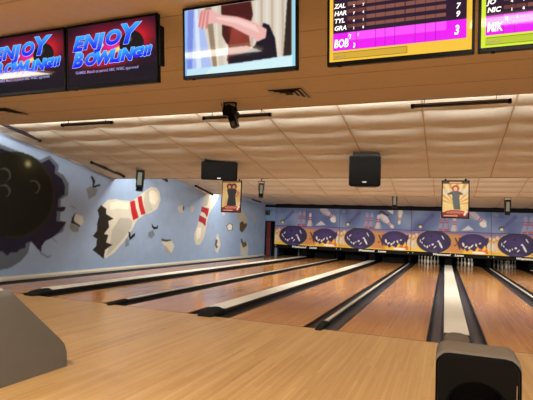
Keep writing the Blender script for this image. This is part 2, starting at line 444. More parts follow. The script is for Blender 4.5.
# ------------------------------------------------------------------ wall mural
WALL_ART = [
  ((92, 104, 118), [(0.32,2.51),(0.59,2.98),(1.91,2.77),(2.18,2.92),(2.48,2.73),(2.47,2.56),(2.67,2.5),(2.85,2.32),(2.86,2.02),(2.63,1.89),(2.65,1.35),(2.85,1.33),(2.77,1.09),(2.43,0.93),(2.23,0.85),(2.14,0.73),(2.14,0.56),(1.82,0.85),(1.76,0.58),(1.56,0.38),(1.32,0.26),(1.07,0.23),(0.6,0.3),(0.39,0.68),(0.15,1.48)]),
  ((34, 30, 52), [(0.41,2.42),(0.65,2.87),(1.97,2.71),(2.17,2.83),(2.37,2.69),(2.37,2.52),(2.62,2.4),(2.73,2.23),(2.73,2.02),(2.54,1.89),(2.55,1.69),(2.81,1.71),(2.76,1.6),(2.52,1.58),(2.54,1.34),(2.85,1.33),(2.67,1.1),(2.43,0.93),(2.23,0.85),(2.14,0.73),(2.13,0.59),(1.82,0.85),(1.69,0.81),(1.67,0.69),(1.54,0.67),(1.47,0.61),(1.31,0.61),(1.22,0.53),(1.08,0.64),(0.85,0.56),(0.6,0.78),(0.29,1.39)]),
  ('BALL', [(2.43,1.98),(2.43,1.81),(2.4,1.65),(2.34,1.49),(2.25,1.34),(2.13,1.22),(2.0,1.11),(1.84,1.02),(1.68,0.96),(1.52,0.92),(1.35,0.91),(1.18,0.92),(1.02,0.96),(0.87,1.01),(0.74,1.08),(0.62,1.18),(0.51,1.28),(0.43,1.4),(0.36,1.52),(0.32,1.66),(0.29,1.79),(0.29,1.93),(0.31,2.07),(0.35,2.2),(0.42,2.33),(0.5,2.45),(0.6,2.56),(0.73,2.66),(0.86,2.74),(1.01,2.8),(1.17,2.84),(1.34,2.86),(1.51,2.85),(1.68,2.82),(1.84,2.76),(2.0,2.68),(2.13,2.57),(2.25,2.45),(2.34,2.3),(2.4,2.15)]),
  ((78, 80, 76), [(1.66,2.23),(1.69,2.25),(1.72,2.27),(1.76,2.27),(1.8,2.28),(1.83,2.27),(1.87,2.26),(1.9,2.25),(1.93,2.22),(1.95,2.19),(1.97,2.16),(1.97,2.13),(1.97,2.1),(1.96,2.06),(1.95,2.03),(1.92,2.0),(1.9,1.98),(1.86,1.96),(1.82,1.97),(1.85,1.98),(1.87,2.0),(1.89,2.02),(1.91,2.04),(1.92,2.07),(1.93,2.1),(1.92,2.12),(1.91,2.15),(1.9,2.18),(1.88,2.2),(1.85,2.21),(1.82,2.23),(1.79,2.23),(1.76,2.23),(1.73,2.23),(1.7,2.22),(1.67,2.21)]),
  ((78, 80, 76), [(0.87,2.4),(0.9,2.42),(0.93,2.44),(0.96,2.45),(1.0,2.45),(1.03,2.45),(1.06,2.44),(1.09,2.42),(1.12,2.4),(1.14,2.37),(1.15,2.34),(1.16,2.31),(1.16,2.28),(1.15,2.25),(1.14,2.22),(1.11,2.19),(1.09,2.17),(1.06,2.15),(1.02,2.15),(1.05,2.16),(1.07,2.18),(1.09,2.2),(1.1,2.23),(1.11,2.25),(1.12,2.28),(1.11,2.31),(1.1,2.33),(1.09,2.36),(1.07,2.38),(1.05,2.39),(1.02,2.4),(1.0,2.41),(0.97,2.41),(0.94,2.41),(0.91,2.4),(0.89,2.38)]),
  ((78, 80, 76), [(0.91,2.05),(0.94,2.07),(0.97,2.08),(1.0,2.09),(1.03,2.09),(1.06,2.09),(1.09,2.08),(1.12,2.06),(1.14,2.04),(1.16,2.02),(1.17,1.99),(1.18,1.96),(1.18,1.93),(1.17,1.9),(1.16,1.87),(1.14,1.85),(1.11,1.83),(1.08,1.81),(1.05,1.81),(1.07,1.82),(1.09,1.84),(1.11,1.86),(1.12,1.88),(1.13,1.9),(1.14,1.93),(1.13,1.95),(1.12,1.98),(1.11,2.0),(1.1,2.02),(1.07,2.03),(1.05,2.04),(1.03,2.05),(1.0,2.05),(0.97,2.05),(0.95,2.04),(0.93,2.03)]),
  ((32, 30, 26), [(3.61,2.58),(3.68,2.61),(3.8,2.48),(3.75,2.35),(3.99,2.42),(4.01,2.38),(3.71,2.27),(3.71,2.44)]),
  ((118, 126, 134), [(3.48,2.23),(3.62,2.32),(3.93,2.27),(3.85,2.1),(3.6,1.96)]),
  ((196, 204, 206), [(3.13,1.55),(3.42,1.5),(3.46,1.33),(3.34,1.22),(3.09,1.34)]),
  ((32, 30, 26), [(3.16,1.58),(3.05,1.46),(3.02,1.31),(3.19,1.27),(3.34,1.22),(3.36,1.25),(3.12,1.35),(3.1,1.43)]),
  ((124, 132, 134), [(2.99,1.29),(3.32,1.22),(3.29,1.07),(3.12,1.07),(2.98,1.18)]),
  ((100, 112, 130), [(2.44,0.93),(2.62,0.82),(2.61,0.81),(2.42,0.92)]),
  ((100, 112, 130), [(2.13,0.58),(2.35,0.47),(2.44,0.5),(2.45,0.48),(2.35,0.44),(2.13,0.55)]),
  ((100, 112, 130), [(2.91,1.71),(3.02,1.76),(3.15,1.69),(3.14,1.67),(3.02,1.74)]),
  ((206, 204, 192), [(4.14,1.85),(4.36,2.01),(4.7,2.06),(5.07,2.04),(5.4,2.05),(5.73,2.21),(6.12,2.46),(6.38,2.59),(6.66,2.6),(6.88,2.47),(6.97,2.21),(6.79,1.89),(6.46,1.76),(6.14,1.68),(5.75,1.49),(5.57,1.23),(5.18,0.81),(4.76,0.49),(4.42,0.35),(4.3,0.42),(4.14,0.87),(4.09,1.43)]),
  ((176, 176, 168), [(4.61,1.16),(4.93,1.52),(5.35,1.53),(5.53,1.44),(5.48,1.23),(5.09,0.87),(4.67,0.55),(4.43,0.41),(4.57,0.75)]),
  ((232, 228, 214), [(6.19,2.34),(6.45,2.5),(6.74,2.44),(6.84,2.23),(6.66,2.02),(6.38,2.1)]),
  ((188, 187, 178), [(6.08,2.4),(6.28,2.48),(6.35,2.1),(6.57,1.85),(6.19,1.73),(6.03,2.07)]),
  ((226, 223, 208), [(4.45,1.93),(4.79,2.01),(5.31,1.97),(5.28,1.8),(4.81,1.8),(4.47,1.73)]),
  ((36, 32, 28), [(4.09,1.84),(3.96,1.7),(4.04,1.53),(3.98,1.31),(4.0,1.12),(3.84,0.98),(4.02,0.9),(4.0,0.7),(3.87,0.6),(4.09,0.48),(4.34,0.34),(4.37,0.59),(4.67,0.73),(4.39,0.8),(4.47,1.01),(4.29,1.04),(4.48,1.24),(4.43,1.41),(4.65,1.48),(4.31,1.61),(4.32,1.75)]),
  ((176, 38, 44), [(5.35,2.03),(5.58,2.09),(5.66,1.86),(5.83,1.57),(5.56,1.47),(5.44,1.72)]),
  ((176, 38, 44), [(5.71,2.2),(5.91,2.26),(6.0,2.01),(6.18,1.71),(5.95,1.65),(5.8,1.93)]),
  ((32, 30, 26), [(5.37,1.12),(5.46,1.1),(5.47,0.97),(5.7,1.09),(5.69,0.99),(5.45,0.85),(5.39,0.99)]),
  ((120, 132, 142), [(5.27,0.93),(5.42,0.86),(5.43,0.71),(5.24,0.65)]),
  ((32, 30, 26), [(6.53,1.41),(6.65,1.31),(6.79,1.29),(6.92,1.36),(6.89,1.24),(6.69,1.21),(6.57,1.28)]),
  ((112, 126, 142), [(6.38,1.11),(6.64,1.19),(6.75,1.03),(6.58,0.91),(6.4,0.96)]),
  ((198, 196, 186), [(7.16,0.86),(7.45,0.82),(7.75,0.86),(8.0,0.65),(7.77,0.32),(7.37,0.52)]),
  ((160, 158, 150), [(7.25,0.72),(7.47,0.64),(7.8,0.4),(7.77,0.32),(7.37,0.52)]),
  ((70, 62, 58), [(7.14,0.91),(7.44,0.87),(7.73,0.88),(7.78,0.84),(7.45,0.8),(7.17,0.83)]),
  ((190, 188, 184), [(8.07,2.04),(8.32,2.13),(8.49,2.1),(8.45,1.87),(8.31,1.83),(8.11,1.91)]),
  ((96, 84, 82), [(8.42,2.11),(8.55,2.07),(8.49,1.92),(8.41,1.97)]),
  ((180, 180, 178), [(8.95,2.09),(9.1,2.18),(9.25,2.11),(9.2,1.93),(9.02,1.91)]),
  ((200, 198, 188), [(9.96,2.72),(11.36,2.85),(10.94,2.35),(10.61,2.04),(10.38,1.78),(10.3,1.46),(10.15,0.97),(9.84,0.66),(9.52,0.68),(9.36,0.85),(9.37,1.12),(9.61,1.51),(9.81,1.99)]),
  ((172, 172, 164), [(9.96,2.72),(10.47,2.77),(10.28,2.26),(9.86,2.14)]),
  ((226, 222, 210), [(9.53,1.32),(9.85,1.36),(9.85,0.97),(9.58,0.85),(9.47,1.05)]),
  ((158, 40, 54), [(9.81,2.17),(10.43,2.13),(10.38,1.9),(10.3,1.76),(10.08,1.93),(9.78,1.97)]),
  ((158, 40, 54), [(9.68,1.83),(10.24,1.7),(10.2,1.4),(9.96,1.52),(9.63,1.59)]),
  ((204, 202, 192), [(11.28,1.14),(11.45,0.96),(11.64,0.63),(11.39,0.27),(11.14,0.41),(11.14,0.81)]),
  ((92, 84, 74), [(11.16,0.89),(11.35,0.84),(11.26,0.64),(11.42,0.55),(11.24,0.49),(11.1,0.64)]),
  ((96, 92, 84), [(12.1,1.48),(12.41,1.6),(12.79,1.54),(12.78,1.29),(12.32,1.24)]),
  ((214, 212, 202), [(12.18,1.46),(12.41,1.57),(12.71,1.51),(12.69,1.31),(12.34,1.27)]),
  ((200, 200, 194), [(11.64,2.03),(11.92,2.02),(11.93,1.94),(11.7,1.91)]),
  ((170, 166, 152), [(13.11,2.11),(13.56,2.35),(14.03,2.15),(14.4,1.87),(14.38,1.52),(13.85,1.21),(13.55,1.3),(13.43,1.71)]),
  ((84, 70, 48), [(13.52,1.63),(13.83,1.74),(14.09,1.6),(14.38,1.65),(14.36,1.5),(13.85,1.19),(13.56,1.28)]),
  ((190, 188, 178), [(13.71,0.64),(13.82,0.87),(14.11,0.66),(14.48,0.75),(14.69,0.46),(14.61,0.04),(13.8,0.12)]),
  ((88, 78, 60), [(13.72,0.91),(13.88,0.89),(14.07,0.71),(14.35,0.76),(14.5,0.58),(14.05,0.47),(13.78,0.73)]),
  ((166, 170, 172), [(14.85,2.19),(15.16,2.17),(15.59,1.73),(15.36,1.67)]),
]



cv = Canvas(18.8, 3.6, 0.017, (142, 164, 198))
OY, OZ = -2.0, 0.0
cv.mottle((154, 176, 208), 1.1, 3, 0.6)
for c, pts in WALL_ART:
    q = [(y - OY, z - OZ) for y, z in pts]
    if c == 'BALL':
        ins = cv.poly(q, (24, 24, 20))
        P = np.array(q); cx, cz = P.mean(0)
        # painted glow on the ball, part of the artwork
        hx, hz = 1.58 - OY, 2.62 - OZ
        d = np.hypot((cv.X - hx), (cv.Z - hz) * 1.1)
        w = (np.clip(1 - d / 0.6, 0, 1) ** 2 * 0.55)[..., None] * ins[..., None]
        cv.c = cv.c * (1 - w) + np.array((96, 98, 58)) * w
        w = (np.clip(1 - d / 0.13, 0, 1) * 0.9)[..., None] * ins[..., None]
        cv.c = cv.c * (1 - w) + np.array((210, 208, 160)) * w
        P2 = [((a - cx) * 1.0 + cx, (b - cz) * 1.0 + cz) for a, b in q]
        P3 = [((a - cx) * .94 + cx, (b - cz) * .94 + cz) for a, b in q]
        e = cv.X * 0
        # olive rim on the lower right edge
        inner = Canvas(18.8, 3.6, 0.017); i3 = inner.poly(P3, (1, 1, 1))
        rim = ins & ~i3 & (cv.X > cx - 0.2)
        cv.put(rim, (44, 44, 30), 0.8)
    else:
        cv.poly(q, c)
cv.blur(1)
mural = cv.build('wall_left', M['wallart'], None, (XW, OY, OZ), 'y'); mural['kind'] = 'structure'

# ------------------------------------------------------------------ back wall beside the masking, with its door
XD = -8.18
bm = bmesh.new(); box(bm, XW, XD, YM, YM + 0.12, 1.84, 3.0); box(bm, XW, -8.71, YM, YM + 0.12, -0.1, 1.84); struct('wall_back', bm, M['bluewall'])
bm = bmesh.new()
box(bm, -8.72, -8.66, YM - 0.03, YM + 0.1, 0, 1.86, 0.004); box(bm, -8.24, XD, YM - 0.03, YM + 0.1, 0, 1.86, 0.004); box(bm, -8.66, -8.24, YM - 0.03, YM + 0.1, 1.8, 1.86, 0.004)
struct('door_1', bm, M['black'])
bm = bmesh.new(); box(bm, -8.66, -8.44, YM + 0.04, YM + 0.09, 0.0, 1.8, 0.004)
for z0, z1 in ((0.15, 0.85), (0.95, 1.65)): box(bm, -8.62, -8.48, YM + 0.03, YM + 0.045, z0, z1, 0.004)
d = struct('door_2', bm, M['reddoor'])
bm = bmesh.new(); cyl(bm, (-8.47, YM + 0.04, 0.9), (-8.47, YM - 0.005, 0.9), 0.02, n=12); mesh_obj('door_handle', bm, M['steel'], d)
bm = bmesh.new(); box(bm, -8.44, -8.24, YM + 0.3, YM + 0.34, 0, 1.8); struct('doorway_shade', bm, M['dark'])  # dark sheet stands in for the shade inside the open doorway
bm = bmesh.new(); box(bm, XW, XD, 0 + YM - 0.9, YM + 0.12, -0.13, 0.02, 0.004); struct('floor', bm, M['kick'])

# small monitor speaker on the blue back wall
sp = empty('wall_speaker', (-8.58, YM - 0.1, 2.3), 'small dark box speaker on the blue wall above the red door', 'speaker')
bm = bmesh.new(); box(bm, -0.1, 0.1, -0.08, 0.08, -0.13, 0.13, 0.012); mesh_obj('cabinet', bm, M['kick'], sp)
bm = bmesh.new(); cyl(bm, (0, -0.08, -0.03), (0, -0.088, -0.03), 0.06, n=20); cyl(bm, (0, -0.08, 0.08), (0, -0.086, 0.08), 0.025, n=16); mesh_obj('driver', bm, M['blackmat'], sp)
bm = bmesh.new(); box(bm, -0.03, 0.03, 0.08, 0.1, -0.03, 0.03); mesh_obj('bracket', bm, M['black'], sp)

# ------------------------------------------------------------------ lanes, gutters, dividers
def x_of_div(k):   # left edge of divider k; even = wide, odd = narrow; 0 is behind the near ball return
    p = k // 2; return 0.02 + 3.5 * p + (WIDE + LANE if k % 2 else 0)
LEND = 19.55
NOT = {}
lanes = [  # (x0, phrase)
    (-8.11, 'first wooden lane, running right along the mural wall'),
    (-6.24, 'second wooden lane from the mural wall'),
    (-4.61, 'third lane from the mural wall, between a narrow and a wide divider'),
    (-2.74, 'fourth lane from the mural wall, right of a wide white divider'),
    (-1.11, 'lane directly left of the white divider behind the near ball return, pins lit'),
    (0.76, 'lane directly right of the white divider behind the near ball return'),
    (2.39, 'rightmost visible lane beyond the narrow divider, pins dim'),
    (4.26, 'lane beyond the right edge, past the far wide divider')]
def gutter_bm(bm, x0, x1, y0, y1):
    n = 10; w = x1 - x0; prof = []
    for i in range(n + 1):
        t = PI * i / n; prof.append((x0 + w / 2 - (w / 2 - 0.012) * math.cos(t), -0.012 - 0.07 * math.sin(t)))
    top = [(x0, -0.012)] + prof + [(x1, -0.012), (x1, -0.12), (x0, -0.12)]
    # lips
    prism_y(bm, top, y0, y1)
for x0, lab in lanes:
    L = empty('bowling_lane', (x0 + LANE / 2, 0, 0), lab, 'bowling lane', 'wooden bowling lanes')
    bm = bmesh.new(); box(bm, -LANE / 2, LANE / 2, 0.0, LEND, -0.12, 0.0, 0.002, seg=1); mesh_obj('lane_bed', bm, M['lane'], L)
    bm = bmesh.new(); box(bm, -LANE / 2, LANE / 2, 0.0, 0.014, 0.0, 0.0006); mesh_obj('foul_line', bm, M['gutter_dark'], L)
    for s in (-1, 1):
        bm = bmesh.new()
        a = s * LANE / 2; wg = 0.215
        if x0 == -8.11 and s == -1: wg = 0.545
        x_0, x_1 = (a, a + wg) if s > 0 else (a - wg, a)
        gutter_bm(bm, x_0, x_1, 0.0, LEND)
        g = mesh_obj('gutter', bm, M['gutter'] if abs(x0 + LANE / 2) < 2 else M['gutter_dark'], L, True)

divs = [(-6.24 - WIDE, 'W', 'wide white divider nearest the mural wall, black nose at its start'),
        (-5.11, 'N', 'narrow pale divider between the second and third lanes from the mural wall'),
        (-2.74 - WIDE, 'W', 'wide white divider with black nose, behind the grey ball return'),
        (-1.61, 'N', 'narrow divider rail with small black nose left of the near ball return lane'),
        (0.02, 'W', 'wide white divider running straight back behind the near black ball return'),
        (1.89, 'N', 'narrow divider rail at the right edge of the view'),
        (3.52, 'W', 'wide white divider beyond the right edge')]
for x0, kind, lab in divs:
    w = WIDE if kind == 'W' else NARROW
    cx = x0 + w / 2
    r = empty('lane_divider', (cx, 0, 0), lab, 'lane divider', 'dividers between the lanes')
    hw = (w - 0.43) / 2
    ht = 0.075 if kind == 'W' else 0.04
    prof = [(-hw, -0.11), (-hw, ht - 0.03), (-hw * .94, ht - 0.008), (-hw * .8, ht), (hw * .8, ht), (hw * .94, ht - 0.008), (hw, ht - 0.03), (hw, -0.11)]
    ys = 0.32
    bm = bmesh.new()
    if kind == 'W':
        tw = hw
        prism_y(bm, [(-tw, ht), (-tw, ht + 0.006), (-tw + .01, ht + 0.01), (tw - .01, ht + 0.01), (tw, ht + 0.006), (tw, ht)], ys, 18.0)
        mesh_obj('cap', bm, M['cap'], r)
    else:
        prism_y(bm, [(-0.028, ht), (-0.028, ht + 0.012), (-0.018, ht + 0.02), (0.018, ht + 0.02), (0.028, ht + 0.012), (0.028, ht)], ys + .05, 18.0)
        mesh_obj('cap', bm, M['cap_grey'], r)
    bm = bmesh.new(); prism_y(bm, prof, ys - 0.02, 18.0); mesh_obj('base', bm, M['gutter_dark'], r)
    # nose: a rounded ramp at the foul line
    bm = bmesh.new(); G = []
    nw = hw if kind == 'W' else 0.06
    for j in range(9):
        t = j / 8; y = -0.10 + t * (ys + 0.12); h = (ht + 0.016) * math.sin(PI / 2 * min(1, 0.12 + t * 1.25)); sc_ = nw * (0.7 + 0.3 * math.sin(PI / 2 * min(1, t * 2)))
        G.append([bm.verts.new((sc_ * math.cos(PI * i / 10), y, max(0.001, h * math.sin(PI * i / 10) ** 0.5))) for i in range(11)])
    for j in range(8):
        for i in range(10): bm.faces.new((G[j][i], G[j][i + 1], G[j + 1][i + 1], G[j + 1][i]))
    bm.faces.new(G[0]); bm.faces.new(G[-1][::-1])
    bmesh.ops.recalc_face_normals(bm, faces=bm.faces[:])
    mesh_obj('nose', bm, M['taupe'] if x0 == 0.02 else M['blackmat'], r, True)
    # ball-track lights / bolts on the rail near the pins
    # kickback board between the pin decks
    bm = bmesh.new(); box(bm, -hw, hw, 17.1, 19.6, -0.12, 0.62, 0.006); mesh_obj('kickback', bm, M['dark'], r)
    bm = bmesh.new(); box(bm, -hw, hw, 17.0, 17.1, -0.05, 0.6, 0.006); mesh_obj('kickback_post', bm, M['dark'], r)
bm = bmesh.new(); box(bm, -8.17, -8.05, 16.86, 17.0, -0.12, 0.5, 0.008); tag(mesh_obj('kickback_post', bm, M['post']), 'short grey-blue post at the pit mouth beside the red door', 'post')

# ------------------------------------------------------------------ pins
bm = bmesh.new()
pp = [(0.0257, 0), (0.031, 0.012), (0.0408, 0.045), (0.0515, 0.086), (0.0605, 0.115), (0.0597, 0.14), (0.0525, 0.165), (0.0412, 0.195), (0.029, 0.235), (0.0235, 0.255), (0.0236, 0.27), (0.0262, 0.295), (0.0305, 0.325), (0.0323, 0.343), (0.0295, 0.362), (0.020, 0.376), (0.008, 0.381)]
lathe(bm, pp, 18, lambda z: 1 if (0.225 < z < 0.243 or 0.26 < z < 0.276) else 0)
pin0 = mesh_obj('bowling_pin', bm, [M['pin'], M['pinred']], None, True)
spots = [(0, 0, 'head pin'), (-1, 1, 'second-row left pin'), (1, 1, 'second-row right pin'), (-2, 2, 'third-row left pin'), (0, 2, 'third-row centre pin'), (2, 2, 'third-row right pin'),
         (-3, 3, 'leftmost back-row pin'), (-1, 3, 'inner left back-row pin'), (1, 3, 'inner right back-row pin'), (3, 3, 'rightmost back-row pin')]
racks = [(-1.11, range(10), 'lane left of the near ball return', 'pins on the lane left of the near divider'),
         (0.76, [0, 1, 2, 3, 4, 6, 7, 8], 'lane right of the near ball return', 'pins on the lane right of the near divider'),
         (2.39, [0, 1, 2, 3, 4, 5, 6, 7, 8, 9], 'dim rightmost lane', 'pins on the rightmost lane'),
         (-8.11, [7, 8], 'lane along the mural wall', 'pins on the lane by the mural wall')]
first = True
for x0, idx, where, grp in racks:
    for i in idx:
        a, b, nm = spots[i]
        o = pin0 if first else pin0.copy()
        if not first: col.objects.link(o)
        first = False
        xx = x0 + LANE / 2 + a * 0.1524
        if x0 == -8.11: xx = [-7.52, -7.29][i - 7]
        o.location = (xx, PIN_Y + b * 0.264, 0)
        if x0 == -8.11: nm = ['left', 'right'][i - 7] + ' of two dim pins'
        tag(o, 'white bowling pin, %s, %s' % (nm, where), 'bowling pin', grp)

# rake boards lowered in front of the dark pin decks
for x0, where in ((-6.24, 'second lane from the mural wall'), (-4.61, 'third lane from the mural wall'), (-2.74, 'fourth lane from the mural wall')):
    r = empty('rake_board', (x0 + LANE / 2, 17.75, 0.0), 'black rake board lowered across the ' + where, 'rake board', 'lowered rake boards')
    bm = bmesh.new(); box(bm, -0.54, 0.54, -0.02, 0.02, 0.03, 0.28, 0.01); mesh_obj('board', bm, M['blackmat'], r)
    for s in (-1, 1):
        bm = bmesh.new(); box(bm, s * 0.5 - 0.02, s * 0.5 + 0.02, 0.0, 0.03, 0.25, 0.62, 0.004); mesh_obj('arm', bm, M['black'], r)
# light over each working pin deck
for x in (-0.545, 1.325):
    area('pin_light', (x, 17.6, 0.85), (math.radians(38), 0, 0), 1.0, 0.08, P_PIN, (1.0, 0.93, 0.8))
area('pin_light', (2.955, 17.6, 0.85), (math.radians(38), 0, 0), 1.0, 0.08, P_PIN * 0.16, (1.0, 0.93, 0.8))
area('pin_light', (-7.5, 17.6, 0.85), (math.radians(38), 0, 0), 0.6, 0.08, P_PIN * 0.12, (1.0, 0.93, 0.8))

# ------------------------------------------------------------------ masking units with their printed panels
ZB, ZMID, ZT = 0.64, 1.64, 2.59
def upper_art(v, seed):
    W, H = 3.45, ZT - ZMID - 0.02
    c = Canvas(W, H, 0.014, (104, 126, 172))
    c.mottle((70, 80, 134), 4.0, seed, 0.7); c.mottle((152, 166, 200), 5.5, seed + 5, 0.5)
    c.poly([(.30, .15), (.42, .1), (1.05, .70), (.95, .85)], (74, 62, 132), .5)
    c.ell(.4, .2, .11, .1, (62, 60, 96)); c.ell(.41, .17, .08, .07, (206, 196, 110)); c.ell(.43, .16, .03, .03, (240, 236, 200))
    c.ell(.2, .8, .1, .09, (120, 150, 160), .7, .5)
    for px_ in (1.33, 1.56):
        c.pin(px_, -.28, 1.06, 0.03, .3, (146, 148, 184), (178, 60, 74))
        c.rect(px_ - .10, px_ + .10, .02, .1, (188, 60, 66), .8)
    c.pin(1.9, -.3, 1.0, 0.02, .3, (196, 192, 200))
    if v == 0:
        c.poly([(2.2, .05), (2.5, .3), (2.75, .1)], (214, 210, 220), .9)
        c.pin(2.45, .93, .95, 2.12, .36, (196, 188, 206)); c.ell(3.12, .36, .16, .12, (226, 226, 222), rot=-.6)
    else:
        c.pin(1.95, .86, .5, 2.0, .36, (60, 60, 84), (50, 50, 60)); c.pin(2.0, .7, .9, 2.35, .36, (214, 206, 214))
        c.poly([(2.3, .9), (2.62, .92), (2.6, .72)], (220, 216, 226)); c.pin(2.95, 1.1, .85, 3.2, .3, (226, 218, 206))
    c.blur(1); return c
def lower_art(v, seed):
    W, H = 3.45, ZMID - ZB - 0.02
    c = Canvas(W, H, 0.014, (226, 176, 62))
    c.mottle((244, 216, 88), 4.5, seed, .75); c.mottle((214, 136, 56), 3.2, seed + 3, .35)
    k = np.clip((c.Z - .62) / .3, 0, 1)[..., None]; c.c = c.c * (1 - k) + np.array((128, 112, 172)) * k
    for px_, L, w in ((.08, .62, (226, 214, 190)), (.24, .7, (232, 200, 170)), (.38, .5, (220, 190, 150))):
        c.pin(px_, .16, L, .08 - px_ * .3, .34, w, (200, 90, 50))
    c.poly([(1.55, .9), (2.2, .86), (2.25, .05), (1.5, .08)], (206, 134, 74)); c.poly([(1.6, .84), (2.1, .8), (1.9, .4), (1.65, .4)], (196, 148, 92))
    c.poly([(1.92, .7), (1.98, .72), (2.12, .42), (2.2, .2), (2.12, .18), (2.06, .38)], (96, 48, 36)); c.poly([(1.9, .36), (2.02, .42), (2.03, .38), (1.92, .31)], (120, 62, 40))
    c.ell(1.0, .48, .78, .56, (232, 190, 80)); c.ell(1.02, .50, .76, .53, (42, 28, 76)); c.ell(1.0, .6, .58, .36, (70, 52, 120), .7, .6)
    c.ell(1.0, .06, .34, .07, (96, 70, 120), .6, .6)
    for x, z, rx, rz, ro in ((.55, .62, .10, .035, .9), (.50, .42, .08, .03, -1.2), (.62, .28, .10, .03, -.8), (.74, .24, .05, .08, 0), (.98, .36, .07, .06, 0), (1.08, .25, .10, .035, .8), (1.32, .36, .06, .22, .45), (1.42, .70, .035, .14, .5), (.84, .30, .03, .06, .3), (1.22, .52, .07, .05, .4), (.42, .5, .03, .1, 0)):
        c.ell(x, z, rx * .8, rz * .8, (230, 226, 232), rot=ro)
    c.ell(.92, .74, .06, .05, (28, 22, 44))
    c.poly([(2.1, .72), (3.42, .76), (3.44, .5), (2.2, .34)], (70, 46, 112))
    c.ell(2.72, .50, .64, .42, (50, 34, 88)); c.ell(2.7, .58, .48, .25, (76, 54, 122), .7, .6)
    c.poly([(2.3, .0), (3.45, .0), (3.45, .4), (3.3, .22), (3.2, .44), (3.05, .18), (2.9, .36), (2.78, .12), (2.6, .22), (2.45, .1), (2.35, .25)], (240, 188, 56))
    c.poly([(2.75, .05), (3.35, .05), (3.3, .3), (3.15, .16), (3.0, .3), (2.9, .12)], (222, 104, 40)); c.ell(2.95, .08, .3, .06, (244, 238, 226))
    for x, z, rx, rz, ro in ((2.3, .42, .05, .1, .3), (2.42, .32, .08, .04, .6), (2.55, .28, .04, .07, 0), (2.66, .36, .1, .035, .9), (2.84, .42, .04, .08, .3), (3.0, .5, .05, .04, .2)):
        c.ell(x, z, rx, rz, (238, 226, 214), rot=ro)
    c.pin(3.36, .2, .6, .1, .34, (232, 216, 190), (210, 110, 50))
    c.blur(1); return c
units = [(-8.18, 'leftmost, beside the red door'), (-4.73, 'second from the left'), (-1.28, 'partly behind the woman poster'), (2.17, 'at the right edge of the view')]
for n, (x0, where) in enumerate(units):
    for row, art, zb, nm in ((0, lower_art, ZB, 'lower'), (1, upper_art, ZMID, 'upper')):
        c = art(n % 2, 11 + n * 3)
        r = empty('masking_panel', (x0, YM, zb), '%s printed panel of %s, %s' % (nm, 'purple balls and yellow flames' if row == 0 else 'flying pins on blue sky', where), 'masking panel', 'printed masking panels above the pin decks')
        bm = bmesh.new(); box(bm, 0.004, 3.446, 0.004, 0.04, 0.002, c.h + 0.012, 0.003, seg=1); mesh_obj('board', bm, M['black'], r)
        o = c.build('print', M['art'], r, (0.008, 0.0, 0.008), 'x'); o.scale = ((3.45 - 0.016) / 3.45, 1, 1)
        if n == 0 and row == 1:
            bm = bmesh.new(); box(bm, 1.70, 1.716, -0.003, 0.004, 0.0, c.h, 0); mesh_obj('seam', bm, M['kick'], r)
    # black ball-wall bar with the house name
    r = empty('name_bar', (x0, YM - 0.03, 0.47), 'black name bar reading Westwood Lanes, %s' % where, 'name bar', 'black bars with the house name')
    bm = bmesh.new(); box(bm, 0.0, 3.45, 0.0, 0.06, 0.0, 0.165, 0.006); mesh_obj('bar', bm, M['black'], r)
    for k, (wd, xx) in enumerate((('Westwood', 0.98), ('Lanes', 1.93))):
        text('lettering', wd, 0.14, M['white'], r, xx, -0.004, 0.05, shear=0.25, bold=0.006, xs=1.2)
    for k in (0.06, 3.30):
        bm = bmesh.new(); cyl(bm, (k + 0.04, 0.002, 0.1), (k + 0.04, -0.012, 0.1), 0.022, n=12); mesh_obj('stud', bm, M['badge'], r)
bm = bmesh.new(); box(bm, XW, XR, YM - 0.05, YM + 0.05, ZT + 0.0, 2.72, 0.004); struct('trim_6', bm, M['blackmat'])
bm = bmesh.new(); box(bm, XD, XR, YM + 0.05, YM + 0.09, 0.47, 3.0); struct('wall_back', bm, M['blackmat'])
bm = bmesh.new(); box(bm, XD, XR, YM + 0.1, 20.2, 0.95, 1.0); struct('ceiling', bm, M['dark'])

